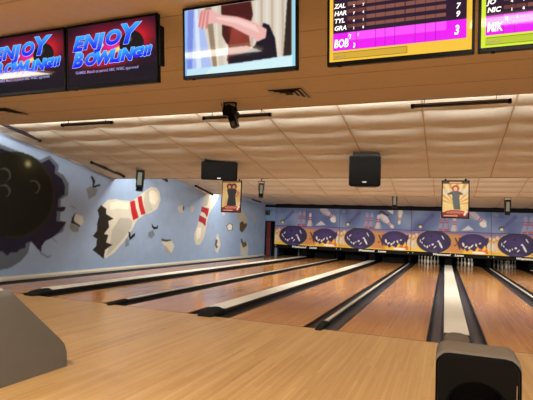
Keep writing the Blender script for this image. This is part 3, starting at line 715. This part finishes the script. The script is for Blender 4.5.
# ------------------------------------------------------------------ ball returns
def ball_return(x, label):
    r = empty('ball_return', (x, -3.2, 0), label, 'ball return', 'ball return hoods')
    # shell: rounded-shoulder cross-section swept along a (y, ztop) profile
    hw = 0.195
    prof = [(-0.54, 0.725), (-0.535, 0.745), (-0.515, 0.753), (-0.36, 0.757), (-0.335, 0.75), (-0.30, 0.72), (0.225, 0.262), (0.262, 0.222), (0.282, 0.17), (0.29, 0.12), (0.295, 0.0)]
    def ring(bm, y, h, ins=0.0):
        rr = 0.055; w = hw - ins; h = max(h, 0.001); rr = min(rr, h * 0.9)
        pts = [(-w, 0.0)]
        for i in range(7):
            t = PI - (PI / 2) * i / 6; pts.append((-w + rr + rr * math.cos(t), h - rr + rr * math.sin(t)))
        for i in range(7):
            t = PI / 2 - (PI / 2) * i / 6; pts.append((w - rr + rr * math.cos(t), h - rr + rr * math.sin(t)))
        pts.append((w, 0.0))
        return [bm.verts.new((a, y, b)) for a, b in pts]
    bm = bmesh.new(); rs = [ring(bm, y, h) for y, h in prof]
    for a, b in zip(rs[:-1], rs[1:]):
        for i in range(len(a) - 1): bm.faces.new((a[i], a[i + 1], b[i + 1], b[i]))
    bm.faces.new(rs[-1])
    bmesh.ops.recalc_face_normals(bm, faces=bm.faces[:])
    mesh_obj('hood', bm, M['taupe'] if x > 0 else M['grey'], r, True)
    # black front with the round ball opening
    bm = bmesh.new(); cz, R = 0.46, 0.14
    outer = [v.co.copy() for v in ring(bm, 0, 0.735, 0.004)]
    for v in list(bm.verts): bm.verts.remove(v)
    # resample outer outline by angle about the opening centre
    def hit(t):
        dx, dz = math.sin(t), math.cos(t); best = None
        n = len(outer)
        for i in range(n):
            a, b = outer[i], outer[(i + 1) % n]
            ax, az, bx_, bz = a.x, a.z - cz, b.x, b.z - cz
            den = dx * (bz - az) - dz * (bx_ - ax)
            if abs(den) < 1e-9: continue
            s_ = (ax * (bz - az) - az * (bx_ - ax)) / den; q = (ax * dz - az * dx) / den
            if s_ > 0 and -1e-6 <= q <= 1 + 1e-6: best = s_ if best is None else min(best, s_)
        return (dx * best, cz + dz * best)
    n = 72; A, B, C_, D_, E2 = [], [], [], [], []
    for i in range(n):
        t = 2 * PI * i / n; ox, oz = hit(t)
        A.append(bm.verts.new((ox, -0.535, oz))); 
        B.append(bm.verts.new((ox * .95, -0.56, cz + (oz - cz) * .95)))
        C_.append(bm.verts.new((math.sin(t) * (R + 0.012), -0.56, cz + math.cos(t) * (R + 0.012))))
        D_.append(bm.verts.new((math.sin(t) * R, -0.55, cz + math.cos(t) * R)))
        E2.append(bm.verts.new((math.sin(t) * R * .95, -0.32, cz + math.cos(t) * R * .95)))
    for P_, Q_ in ((A, B), (B, C_), (C_, D_), (D_, E2)):
        for i in range(n): bm.faces.new((P_[i], P_[(i + 1) % n], Q_[(i + 1) % n], Q_[i]))
    bm.faces.new(E2)
    bmesh.ops.recalc_face_normals(bm, faces=bm.faces[:])
    mesh_obj('front_panel', bm, M['black'], r, True)
    bm = bmesh.new(); cyl(bm, (0.165, -0.563, 0.2), (0.172, -0.563, 0.62), 0.0025, n=8); mesh_obj('reflection_strip', bm, M['steel'], r)  # thin bright rod stands in for a reflection line on the black front
    if x < 0:
        bm = bmesh.new()
        N_ = 28; pts = [(0.085 + 0.075 * math.cos(2 * PI * i / N_), -0.43 + 0.06 * math.sin(2 * PI * i / N_), 0.757) for i in range(N_ + 1)]
        tube(bm, pts, 0.003, 8); mesh_obj('top_ring', bm, M['badge'], r)
    # ball track lying low in front of the hood, towards the bowlers
    bm = bmesh.new(); prism_x(bm, [(-1.35, 0.34), (-0.56, 0.30), (-0.56, 0.2), (-1.35, 0.24)], -0.19, 0.19); mesh_obj('ball_tray', bm, M['taupe'] if x > 0 else M['grey'], r)
    bm = bmesh.new(); cyl(bm, (0, -1.2, 0), (0, -1.2, 0.26), 0.06, n=16); mesh_obj('tray_leg', bm, M['black'], r)
    return r
ball_return(0.39, 'near ball return, taupe hood with black front and round opening, bottom right')
ball_return(-3.18, 'grey ball return with sloping side at the left edge, on the wooden approach')

# ------------------------------------------------------------------ monitors
MW, MH = 1.0, 0.585
def monitor(xc, label, paint, texts=None, clip=False):
    r = empty('monitor', (xc, -3.03, 2.545), label, 'monitor', 'monitors hanging from the ceiling', rx=math.radians(7))
    bm = bmesh.new(); box(bm, -MW / 2, MW / 2, 0.0, 0.045, 0.0, MH, 0.006); box(bm, -0.3, 0.3, 0.045, 0.075, 0.08, MH - 0.1, 0.01); mesh_obj('casing', bm, M['black'], r)
    w, h = MW - 0.036, MH - 0.05
    c = Canvas(w, h, 0.0035); paint(c)
    c.build('screen', M['screen'], r, (-w / 2, -0.0015, 0.03), 'x')
    bm = bmesh.new()
    box(bm, -MW / 2, MW / 2, -0.006, 0.002, 0.0, 0.029, 0.002); box(bm, -MW / 2, MW / 2, -0.006, 0.002, MH - 0.019, MH, 0.002)
    box(bm, -MW / 2, -MW / 2 + 0.017, -0.006, 0.002, 0.0, MH, 0.002); box(bm, MW / 2 - 0.017, MW / 2, -0.006, 0.002, 0.0, MH, 0.002)
    mesh_obj('bezel', bm, M['black'], r)
    bm = bmesh.new(); box(bm, -0.1, 0.1, 0.07, 0.11, 0.2, 0.5, 0.004); box(bm, -0.025, 0.025, 0.075, 0.105, 0.45, MH + 0.02, 0.004); mesh_obj('mount', bm, M['tubehold'], r)
    bm = bmesh.new(); box(bm, -0.42, -0.395, 0.005, 0.02, -0.008, 0.0, 0.002); mesh_obj('sensor', bm, M['blackmat'], r)
    if texts: texts(r, -w / 2, 0.03, w, h)
    return r
def p_enjoy(c):
    w, h = c.w, c.h
    c.c[:] = (34, 14, 34)
    c.ell(.42 * w, .6 * h, .55 * w, .48 * h, (168, 20, 44), 1, .7); c.ell(.8 * w, .72 * h, .3 * w, .35 * h, (214, 28, 48), .9, .8)
    c.ell(.52 * w, .62 * h, .16 * w, .14 * h, (232, 40, 170), .9, .7); c.ell(.42 * w, .33 * h, .3 * w, .08 * h, (180, 20, 40), .9, .8)
    for k in range(3):
        c.ell(.24 * w, (.50 - .03 * k) * h, (.17 - .02 * k) * w, (.1 - .02 * k) * h, (228, 90, 70)); c.ell(.24 * w, (.512 - .03 * k) * h, (.165 - .02 * k) * w, (.1 - .02 * k) * h, (140, 14, 30))
    c.poly([(.3 * w, .47 * h), (.66 * w, .6 * h), (.68 * w, .52 * h), (.34 * w, .44 * h)], (246, 170, 60)); c.ell(.6 * w, .56 * h, .1 * w, .05 * h, (255, 230, 120), .9, .8, rot=.2)
    c.ell(.74 * w, .60 * h, .135 * w, .215 * h, (22, 20, 26)); c.ell(.71 * w, .68 * h, .045 * w, .06 * h, (150, 160, 170), .9, .9)
    c.pin(.17 * w, .45 * h, .30 * h, -.6, .42, (205, 205, 215)); c.pin(.33 * w, .44 * h, .28 * h, .62, .42, (205, 205, 215))
    k = np.clip((.3 - c.Z / h) / .08, 0, 1)[..., None]; c.c = c.c * (1 - k) + np.array((16, 14, 30)) * k
    c.ell(.32 * w, .22 * h, .34 * w, .035 * h, (130, 20, 40), .8, .8)
def t_enjoy(r, x0, z0, w, h):
    gm = M['screen']; G1 = ((16, 14, 235), (60, 180, 255))
    for word, xs, zs, sz, dx, tilt in (('ENJOY', .06, .60, .165, (0, .125, .29, .375, .535), .09), ('BOWLING!!!', .05, .33, .13, (0, .145, .265, .44, .52, .565, .695, .775, .815, .855), .03)):
        for i, ch in enumerate(word):
            s_ = sz * ((1.05, 1.0, 1.06, 1.0, 1.4)[i] if word == 'ENJOY' else (1.3, 1.05, 1.15, 1.1, 1.0, 1.05, .8, .8, .8, .8)[i])
            x = x0 + (xs + dx[i]) * w; z = z0 + (zs + tilt * dx[i] + (-.02 if word == 'ENJOY' and i in (2, 4) else 0)) * h + (0.004 if i % 2 else 0)
            if word != 'ENJOY' and i > 5: z += 0.02
            q = 1.2 if word == 'ENJOY' else 1.15
            text('letter_outline', ch, s_, M['s_pale'], r, x, -0.003, z, shear=.28, bold=0.0125, xs=q)
            text('letter', ch, s_, gm, r, x, -0.0045, z, shear=.28, bold=0.0095, xs=q, grad=G1)
    text('caption', 'GAMES: Match us period ABC WIBC approved', 0.036, M['s_grey'], r, x0 + .09 * w, -0.003, z0 + .2 * h, bold=0.0004, xs=1.0)
def p_video(c):
    w, h = c.w, c.h
    c.c[:] = (214, 206, 196)
    R = lambda a, b, z0, z1, cc, al=1: c.rect(a * w, b * w, z0 * h, z1 * h, cc, al)
    P = lambda pts, cc, al=1: c.poly([(a * w, b * h) for a, b in pts], cc, al)
    for i in range(14):
        x = .3 + i * .045; R(x, x + .022, .1, 1, (196, 176, 150) if i % 2 else (228, 216, 198))
    P([(0, 0), (.27, 0), (.2, .6), (.14, 1), (0, 1)], (170, 190, 238)); P([(.02, .1), (.07, .1), (.09, 1), (.03, 1)], (120, 140, 220)); P([(.11, .1), (.16, .1), (.13, 1), (.10, 1)], (214, 226, 250))
    P([(.27, .1), (.31, .1), (.26, 1), (.2, 1)], (150, 128, 104))
    P([(.33, .12), (.37, .12), (.36, 1), (.31, 1)], (206, 196, 176))
    P([(.35, 1), (.36, .55), (.39, .45), (.46, .3), (.58, .5), (.64, .8), (.62, 1)], (72, 26, 28))
    P([(.40, .16), (.42, .42), (.46, .72), (.56, .78), (.6, .55), (.62, .3), (.66, .2)], (132, 56, 46)); c.ell(.5 * w, .62 * h, .09 * w, .2 * h, (150, 62, 54), .8, .6)
    P([(.41, .12), (.42, .22), (.60, .27), (.66, .36), (.73, .66), (.78, .62), (.83, .42), (.85, .13)], (20, 18, 36)); 
    P([(.13, .9), (.17, .97), (.26, .96), (.33, .87), (.5, .8), (.66, .68), (.76, .56), (.75, .44), (.68, .4), (.62, .48), (.45, .66), (.3, .75), (.22, .75), (.16, .7), (.14, .78)], (232, 178, 172))
    P([(.3, .84), (.5, .77), (.66, .64), (.7, .52), (.5, .7), (.32, .8)], (244, 204, 196))
    for a, b in (((.16, .96), (.13, .72)), ((.19, .97), (.16, .68)), ((.22, .95), (.2, .68))): P([a, (a[0] + .02, a[1]), (b[0] + .02, b[1]), b], (214, 130, 130))
    P([(.9, .14), (.97, .14), (.97, 1), (.935, 1)], (40, 34, 34))
    R(0, 1, 0, .1, (190, 226, 240)); P([(.2, .0), (1, .0), (1, .16), (.5, .12), (.25, .1)], (206, 238, 244)); R(0, .015, 0, 1, (130, 180, 240)); R(.975, 1, 0, 1, (150, 215, 235)); c.blur(4)
def p_score(edge):
    def f(c):
        w, h = c.w, c.h
        c.c[:] = edge
        x0, x1 = .028 * w, .965 * w
        R = lambda a, b, z0, z1, cc: c.rect(a, b, z0, z1, cc)
        R(x0, x1, .205, h - .012, (42, 24, 48))
        R(x0, x1, .078, .205, (236, 30, 240))
        xa, xb = .135 * w, .835 * w
        R(xa, xb, .145, .203, (252, 84, 250))
        n = 10; d = (xb - xa) / n
        for k in range(7):
            z = .225 + k * .053
            for i in range(n):
                R(xa + i * d + .002, xa + (i + 1) * d - .003, z + .010, z + .037, (132, 84, 74) if i > 1 or k > 2 else (108, 62, 58))
        for i in range(n + 1): R(xa + i * d - .002, xa + i * d + .001, .078, .205, (150, 20, 160))
        for i in range(2): R(xa + i * d + .008, xa + i * d + .018, .17, .195, (250, 180, 250))
        R(x0, x0 + .54 * w, .018, .062, tuple(v * .86 for v in edge)); R(x0, x0 + .54 * w, .016, .020, (90, 70, 20)); R(x0 + .54 * w, x0 + .545 * w, .016, .062, (90, 70, 20)); R(x0, x0 + .54 * w, .060, .063, (90, 70, 20))
    return f
def t_score(names, scores, cap, first):
    def f(r, x0, z0, w, h):
        y = -0.003
        text('name', names[0], 0.082, M['s_white'], r, x0 + .035 * w, y, z0 + .102, shear=.12, bold=0.002, xs=.66)
        for k, nmz in enumerate(names[1:]):
            text('name', nmz, 0.044, M['s_name'], r, x0 + .035 * w, y, z0 + .226 + k * .053, shear=.2, bold=0.0015, xs=1.02)
        for s_, k in scores:
            if k < 0: text('score', s_, 0.085, M['s_white'], r, x0 + .885 * w, y, z0 + .108, shear=.15, bold=0.002, xs=.75)
            else: text('score', s_, 0.05, M['s_name'], r, x0 + .895 * w, y, z0 + .226 + k * .053, shear=.15, bold=0.0015)
        text('frame_score', first, 0.045, M['s_pink'], r, x0 + .148 * w, y, z0 + .158, shear=.1, bold=0.001, xs=.7)
        if first == '3': text('frame_score', '3', 0.045, M['s_white'], r, x0 + .18 * w, y, z0 + .092, shear=.1, bold=0.0015, xs=.7)
        for k in range(4):
            for q in range(2):
                text('frame_score', str((k * 3 + q * 5) % 8 + 1), 0.026, M['s_name'], r, x0 + (.178 + q * .07) * w, y, z0 + .222 + k * .053, bold=0.0008)
        text('caption', cap, 0.026, M['s_small'], r, x0 + .036 * w, y, z0 + .028, shear=.2, bold=0.001)
    return f
monitor(-3.60, 'leftmost monitor, cut by the edge, showing a blue ENJOY BOWLING graphic', p_enjoy, t_enjoy)
m2 = monitor(-2.585, 'second monitor from the left, with a whole ENJOY BOWLING graphic', p_enjoy, t_enjoy)
monitor(-1.335, 'monitor showing a film of a person with a raised bare arm before curtains', p_video)
monitor(-0.105, 'scoreboard monitor with yellow border and magenta BOB row', p_score((246, 196, 66)), t_score(['BOB', 'GRA', 'TYL', 'HAR', 'ZAL'], [('3', -1), ('9', 0), ('7', 1)], 'Lane 12', '3'))
monitor(0.915, 'rightmost scoreboard monitor with lime border and magenta MIK row', p_score((214, 236, 62)), t_score(['MIK', 'NIC', 'JO', 'SAM', 'ANN'], [('6', 1)], 'Lane 13', '4'))
bm = bmesh.new(); box(bm, MW / 2 + 0.001, MW / 2 + 0.032, 0.0, 0.06, 0.14, 0.48, 0.008); mesh_obj('cable_box', bm, M['black'], m2)

# ------------------------------------------------------------------ loudspeakers
def speaker(loc, rz, rx, label, w=0.62, h=0.6, badge_z=-0.22):
    r = empty('loudspeaker', loc, label, 'loudspeaker', 'black ceiling loudspeakers', rz=rz, rx=rx)
    bm = bmesh.new()
    prof = [(-w / 2, -0.2), (w / 2, -0.2), (w / 2 - 0.12, 0.2), (-w / 2 + 0.12, 0.2)]
    a = [bm.verts.new((x, y, -h / 2)) for x, y in prof]; b = [bm.verts.new((x, y, h / 2)) for x, y in prof]
    bm.faces.new(a[::-1]); bm.faces.new(b)
    for i in range(4): bm.faces.new((a[i], a[(i + 1) % 4], b[(i + 1) % 4], b[i]))
    bmesh.ops.bevel(bm, geom=bm.edges[:], offset=0.02, segments=2, affect='EDGES'); bmesh.ops.recalc_face_normals(bm, faces=bm.faces[:])
    mesh_obj('cabinet', bm, M['black'], r)
    bm = bmesh.new(); box(bm, -w / 2 + 0.025, w / 2 - 0.025, -0.215, -0.197, -h / 2 + 0.025, h / 2 - 0.025, 0.008); mesh_obj('grille', bm, M['cloth'], r)
    bm = bmesh.new(); lathe(bm, [(0.17, 0), (0.17, 0.002), (0.16, 0.003)], 32); bmesh.ops.rotate(bm, verts=bm.verts[:], matrix=Matrix.Rotation(PI / 2, 3, 'X')); bmesh.ops.translate(bm, verts=bm.verts[:], vec=(0, -0.215, 0)); mesh_obj('woofer_ring', bm, M['cloth'], r)
    bm = bmesh.new(); box(bm, -0.04, 0.04, -0.221, -0.213, badge_z - 0.014, badge_z + 0.014, 0.003); mesh_obj('badge', bm, M['badge'], r)
    bm = bmesh.new(); box(bm, -w / 2 + 0.07, w / 2 - 0.04, -0.12, 0.1, h / 2 + 0.005, h / 2 + 0.05, 0.008)
    for s in (-1, 1): box(bm, s * (w / 2 - 0.08) - 0.012, s * (w / 2 - 0.08) + 0.012, -0.05, 0.05, h / 2 - 0.02, h / 2 + 0.16, 0.003)
    box(bm, -w / 2 + 0.05, w / 2 - 0.05, -0.06, 0.06, h / 2 + 0.13, h / 2 + 0.15, 0.003)
    mesh_obj('bracket', bm, M['black'], r)
    return r
speaker((-1.25, 2.85, 2.56), math.radians(4), math.radians(2), 'black square loudspeaker with white badge, hanging from the middle of the ceiling')
speaker((-4.63, 3.2, 2.66), math.radians(20), math.radians(12), 'black loudspeaker with slanted sides, hanging left of centre above the couple poster', w=0.84, h=0.42, badge_z=-0.16)

# ------------------------------------------------------------------ posters hanging from the ceiling lip
def poster(xc, kind, label):
    w, h = 0.57, 0.84
    r = empty('hanging_poster', (xc, 4.6, 1.755), label, 'poster', 'framed posters hanging from the ceiling')
    bm = bmesh.new(); box(bm, -w / 2, w / 2, 0, 0.02, 0, h, 0.003); mesh_obj('frame', bm, M['black'], r)
    c = Canvas(w - 0.05, h - 0.05, 0.008, (226, 204, 140)); W, H = c.w, c.h
    if kind == 0:
        for i in range(9):
            a = -1.3 + i * .33; c.poly([(W / 2, .35 * H), (W / 2 + math.sin(a) * W, .35 * H + math.cos(a) * W), (W / 2 + math.sin(a + .13) * W, .35 * H + math.cos(a + .13) * W)], (196, 150, 90))
        c.rect(0, W, .62 * H, .80 * H, (206, 206, 196), .7); c.rect(0, W, 0.93 * H, H, (60, 40, 34)); c.rect(.25 * W, .75 * W, .94 * H, .98 * H, (214, 170, 120))
        c.ell(.5 * W, .80 * H, .15 * W, .09 * H, (156, 78, 40)); c.ell(.5 * W, .79 * H, .08 * W, .055 * H, (232, 180, 146))
        c.poly([(.36 * W, .72 * H), (.64 * W, .72 * H), (.66 * W, .5 * H), (.70 * W, .22 * H), (.44 * W, .22 * H), (.38 * W, .5 * H)], (84, 94, 98))
        for s in (-1, 1): c.poly([((.5 + .13 * s) * W, .72 * H), ((.5 + .3 * s) * W, .66 * H), ((.5 + .3 * s) * W, .62 * H), ((.5 + .12 * s) * W, .64 * H)], (92, 70, 60))
    else:
        c.mottle((206, 160, 100), 12, 4, .7)
        c.poly([(.7 * W, .76 * H), (.95 * W, .62 * H), (.8 * W, .46 * H), (.72 * W, .5 * H), (.82 * W, .6 * H), (.66 * W, .66 * H)], (190, 130, 100))
        for cx in (.38, .62): c.ell(cx * W, .83 * H, .16 * W, .1 * H, (84, 36, 26)); c.ell(cx * W, .81 * H, .085 * W, .06 * H, (200, 134, 100))
        c.poly([(.24 * W, .73 * H), (.5 * W, .76 * H), (.78 * W, .72 * H), (.72 * W, .5 * H), (.78 * W, .2 * H), (.26 * W, .2 * H), (.34 * W, .5 * H)], (30, 28, 34))
        c.rect(0, W, .95 * H, H, (140, 90, 50))
    c.rect(0, W, 0, .14 * H, (120, 40, 34)); c.ell(.5 * W, .12 * H, .42 * W, .08 * H, (150, 32, 32)); c.ell(.5 * W, .125 * H, .33 * W, .035 * H, (236, 200, 180))
    c.ell(.5 * W, .12 * H, .30 * W, .02 * H, (160, 40, 40)); c.pin(.84 * W, .05 * H, .26 * H, .5, .3, (232, 228, 220)); c.rect(.05 * W, .6 * W, .03 * H, .06 * H, (226, 190, 160))
    c.blur(1); c.build('print', M['art'], r, (-w / 2 + 0.025, -0.003, 0.025), 'x')
    for s in (-1, 1):
        bm = bmesh.new(); box(bm, s * w * .36 - 0.02, s * w * .36 + 0.02, -0.004, 0.024, h - 0.02, h + 0.03, 0.003); cyl(bm, (s * w * .36, 0.01, h), (s * w * .36, 0.01, 2.66 - 1.755), 0.004, n=8); mesh_obj('hanger', bm, M['blackmat'], r)
    return r
poster(0.43, 0, 'framed poster of a blonde woman in a grey dress, hanging in front of the mural')
poster(-4.985, 1, 'framed poster of two people in black, hanging under the left loudspeaker')

# ------------------------------------------------------------------ lighting heads
def spot(loc, rx, rz, label, top, s=1.0, lens=True):
    r = empty('stage_light', loc, label, 'stage light', 'black stage lights under the ceiling', rz=rz)
    hb = 0.34 * s; wb = 0.13 * s
    R_ = Matrix.Rotation(rx, 4, 'X')
    bm = bmesh.new(); box(bm, -0.07 * s, 0.07 * s, -0.07 * s, 0.07 * s, top - 0.012, top, 0.003)
    cyl(bm, (0, 0, hb / 2 + 0.06 * s), (0, 0, top), 0.012 * s, n=10); mesh_obj('mounting_plate', bm, M['black'], r)
    bm = bmesh.new()
    for q in (-1, 1): box(bm, q * (wb / 2 + 0.014) - 0.006, q * (wb / 2 + 0.014) + 0.006, -0.02, 0.02, -0.02, hb / 2 + 0.06 * s, 0.002)
    box(bm, -wb / 2 - 0.02, wb / 2 + 0.02, -0.02, 0.02, hb / 2 + 0.05 * s, hb / 2 + 0.065 * s, 0.002); mesh_obj('yoke', bm, M['black'], r)
    bm = bmesh.new(); box(bm, -wb / 2, wb / 2, -0.07 * s, 0.07 * s, -hb / 2, hb / 2, 0.012 * s)
    cyl(bm, (0, 0, -hb / 2), (0, 0, -hb / 2 - 0.05 * s), 0.06 * s, 0.07 * s, n=20)
    for k in range(4): box(bm, -wb / 2 - 0.004, wb / 2 + 0.004, 0.04 * s, 0.078 * s, -hb / 2 + 0.05 * s + k * 0.06 * s, -hb / 2 + 0.07 * s + k * 0.06 * s, 0.001)
    bm.transform(R_); mesh_obj('body', bm, M['black'], r)
    if lens:
        bm = bmesh.new(); box(bm, -wb * .3, wb * .3, -0.076 * s, -0.068 * s, -hb * .36, hb * .36, 0.004); bm.transform(R_); mesh_obj('mirror', bm, M['lens'], r)
    return r
spot((-4.18, 4.66, 2.36), math.radians(-10), math.radians(22), 'black stage light with bright mirror right of the couple poster', 0.30, 0.95)
spot((-7.13, 3.6, 2.50), math.radians(-8), math.radians(30), 'black stage light near the mural wall, above the large painted pin', s1(3.6) - 2.50, 1.35)
spot((-1.42, 10.3, 2.56), math.radians(6), math.radians(6), 'black stage light right of the centre loudspeaker, over the mural panels', 0.35, 1.25)
spot((2.09, 10.3, 2.42), math.radians(6), 0, 'black stage light right of the woman poster, over the mural panels', 0.35, 1.25)
# scanner head at the edge of the flat ceiling
r = empty('scanner_light', (-2.71, -0.34, 3.15), 'large black scanner light at the edge of the flat ceiling, left of centre', 'stage light')
bm = bmesh.new(); box(bm, -0.1, 0.08, -0.05, 0.05, -0.012, 0, 0.003)
for q in (-0.1, 0.09): box(bm, q - 0.008, q + 0.008, -0.018, 0.018, -0.17, 0, 0.002)
cyl(bm, (-0.13, 0, -0.06), (-0.15, 0, 0.0), 0.006, n=8); mesh_obj('yoke', bm, M['black'], r)
bm = bmesh.new(); cyl(bm, (0.0, -0.09, -0.13), (0.0, 0.15, -0.16), 0.085, 0.085, n=24); box(bm, -0.09, 0.08, -0.08, 0.1, -0.2, -0.06, 0.02); mesh_obj('head', bm, M['black'], r, True)
bm = bmesh.new(); box(bm, -0.055, 0.055, -0.05, 0.05, -0.12, 0.06, 0.012); bm.transform(Matrix.Translation((0.045, 0.02, -0.25)) @ Matrix.Rotation(math.radians(-22), 4, 'Y')); mesh_obj('mirror_arm', bm, M['black'], r)
bm = bmesh.new(); box(bm, -0.03, 0.03, -0.058, -0.05, -0.11, -0.04, 0.004); bm.transform(Matrix.Translation((0.045, 0.02, -0.25)) @ Matrix.Rotation(math.radians(-22), 4, 'Y')); mesh_obj('lens', bm, M['tubehold'], r)

# ------------------------------------------------------------------ dark tube lights
def tubelight(loc, rz, ry, label, L=1.1, hang=0.1, s=1.0):
    r = empty('tube_light', loc, label, 'tube light', 'dark tube lights under the ceiling')
    r.rotation_euler = (0, ry, rz)
    bm = bmesh.new(); cyl(bm, (-L / 2 + 0.04, 0, 0), (L / 2 - 0.04, 0, 0), 0.019 * s, n=16); mesh_obj('tube', bm, M['tube'], r)
    bm = bmesh.new(); box(bm, -L / 2, L / 2, -0.02 * s, 0.02 * s, 0.012 * s, 0.035 * s, 0.004); mesh_obj('housing', bm, M['tubehold'] if s == 1.0 else M['tube'], r)
    for q in (-1, 1):
        bm = bmesh.new(); box(bm, q * (L / 2 - 0.02) - 0.022, q * (L / 2 - 0.02) + 0.022, -0.022 * s, 0.022 * s, -0.024 * s, 0.03 * s, 0.005); mesh_obj('socket', bm, M['black'], r)
        bm = bmesh.new(); cyl(bm, (q * L * .36, 0, 0.03), (q * L * .36, 0, hang), 0.005, n=8); mesh_obj('hanger', bm, M['tubehold'], r)
    return r
tubelight((-5.67, 0.02, 3.05), 0, 0, 'dark tube light at the ceiling step, leftmost of the three crosswise tubes', 1.14, 0.1)
tubelight((-2.81, 0.08, 3.05), 0, 0, 'dark tube light at the ceiling step, behind the scanner light', 1.16, 0.1)
tubelight((0.38, 0.06, 3.05), 0, 0, 'dark tube light at the ceiling step, right end of the view', 1.2, 0.1)
sl = math.atan(0.15)
for (y, z, L, lab) in ((0.79, s1(0.79) - 0.06, 1.05, 'nearest, above the painted black ball'), (3.55, s1(3.55) - 0.06, 1.35, 'above the painted broken pin'), (5.75, s2(5.75) - 0.50, 1.2, 'its far tip just visible under the ceiling step'), (8.82, s2(8.82) - 0.20, 1.35, 'above the small painted pin'), (13.96, s3(13.96) - 0.22, 1.1, 'farthest, near the red door')):
    o = tubelight((-8.12, y, z), PI / 2, 0, 'black tube light along the mural wall, ' + lab, L, {5.75: .5, 8.82: .2, 13.96: .22}.get(y, .05), 1.3)
    o.rotation_euler = (-sl if y < 10 else -0.045, 0, 0)
    for ch in kids(o):
        ch.rotation_euler = (0, 0, PI / 2)

# ------------------------------------------------------------------ air vents in the flat ceiling
def vent(x, y, label):
    r = empty('air_vent', (x, y, 3.15), label, 'air vent', 'square air diffusers in the flat ceiling')
    s = 0.26
    bm = bmesh.new()
    def ring(a, b, z0, z1):
        va = [bm.verts.new((a * i, a * j, z0)) for i, j in ((-1, -1), (1, -1), (1, 1), (-1, 1))]; vb = [bm.verts.new((b * i, b * j, z1)) for i, j in ((-1, -1), (1, -1), (1, 1), (-1, 1))]
        for k in range(4): bm.faces.new((va[k], va[(k + 1) % 4], vb[(k + 1) % 4], vb[k]))
    ring(s, s - 0.03, -0.004, -0.012)
    for k in range(3): ring(s - 0.035 - k * 0.06, s - 0.085 - k * 0.06, -0.028, -0.006)
    mesh_obj('louvers', bm, M['vent'], r)
    bm = bmesh.new(); box(bm, -s + 0.03, s - 0.03, -s + 0.03, s - 0.03, -0.005, -0.003); mesh_obj('backing', bm, M['ventdark'], r)
vent(-1.73, -0.58, 'square air vent in the flat ceiling, just right below the film monitor')
vent(-6.70, -0.70, 'square air vent in the flat ceiling at the left edge, below the leftmost monitor')

# ------------------------------------------------------------------ camera, world
cam = bpy.data.cameras.new('camera'); co = bpy.data.objects.new('camera', cam); col.objects.link(co)
f_px = 463.447; cam.sensor_fit = 'HORIZONTAL'; cam.sensor_width = 36; cam.lens = f_px / 533 * 36; cam.clip_start = 0.05; cam.clip_end = 100
yaw, pitch, roll = -0.36945, 0.066985, 0.041642
F = Vector((math.sin(yaw) * math.cos(pitch), math.cos(yaw) * math.cos(pitch), math.sin(pitch)))
R = F.cross(Vector((0, 0, 1))).normalized(); U = R.cross(F)
R2 = R * math.cos(roll) + U * math.sin(roll); U2 = -R * math.sin(roll) + U * math.cos(roll)
mw = Matrix((R2, U2, -F)).transposed().to_4x4(); mw.translation = Vector((0.2297, -6.3197, 1.3091)); co.matrix_world = mw
sc.camera = co
w = bpy.data.worlds.new('world'); sc.world = w; w.use_nodes = True
w.node_tree.nodes['Background'].inputs[0].default_value = (0.9, 0.8, 0.7, 1); w.node_tree.nodes['Background'].inputs[1].default_value = 0.02
vs = sc.view_settings; vs.view_transform = 'Standard'; vs.look = 'None'; vs.gamma = 1; vs.use_curve_mapping = False; vs.exposure = EXPO
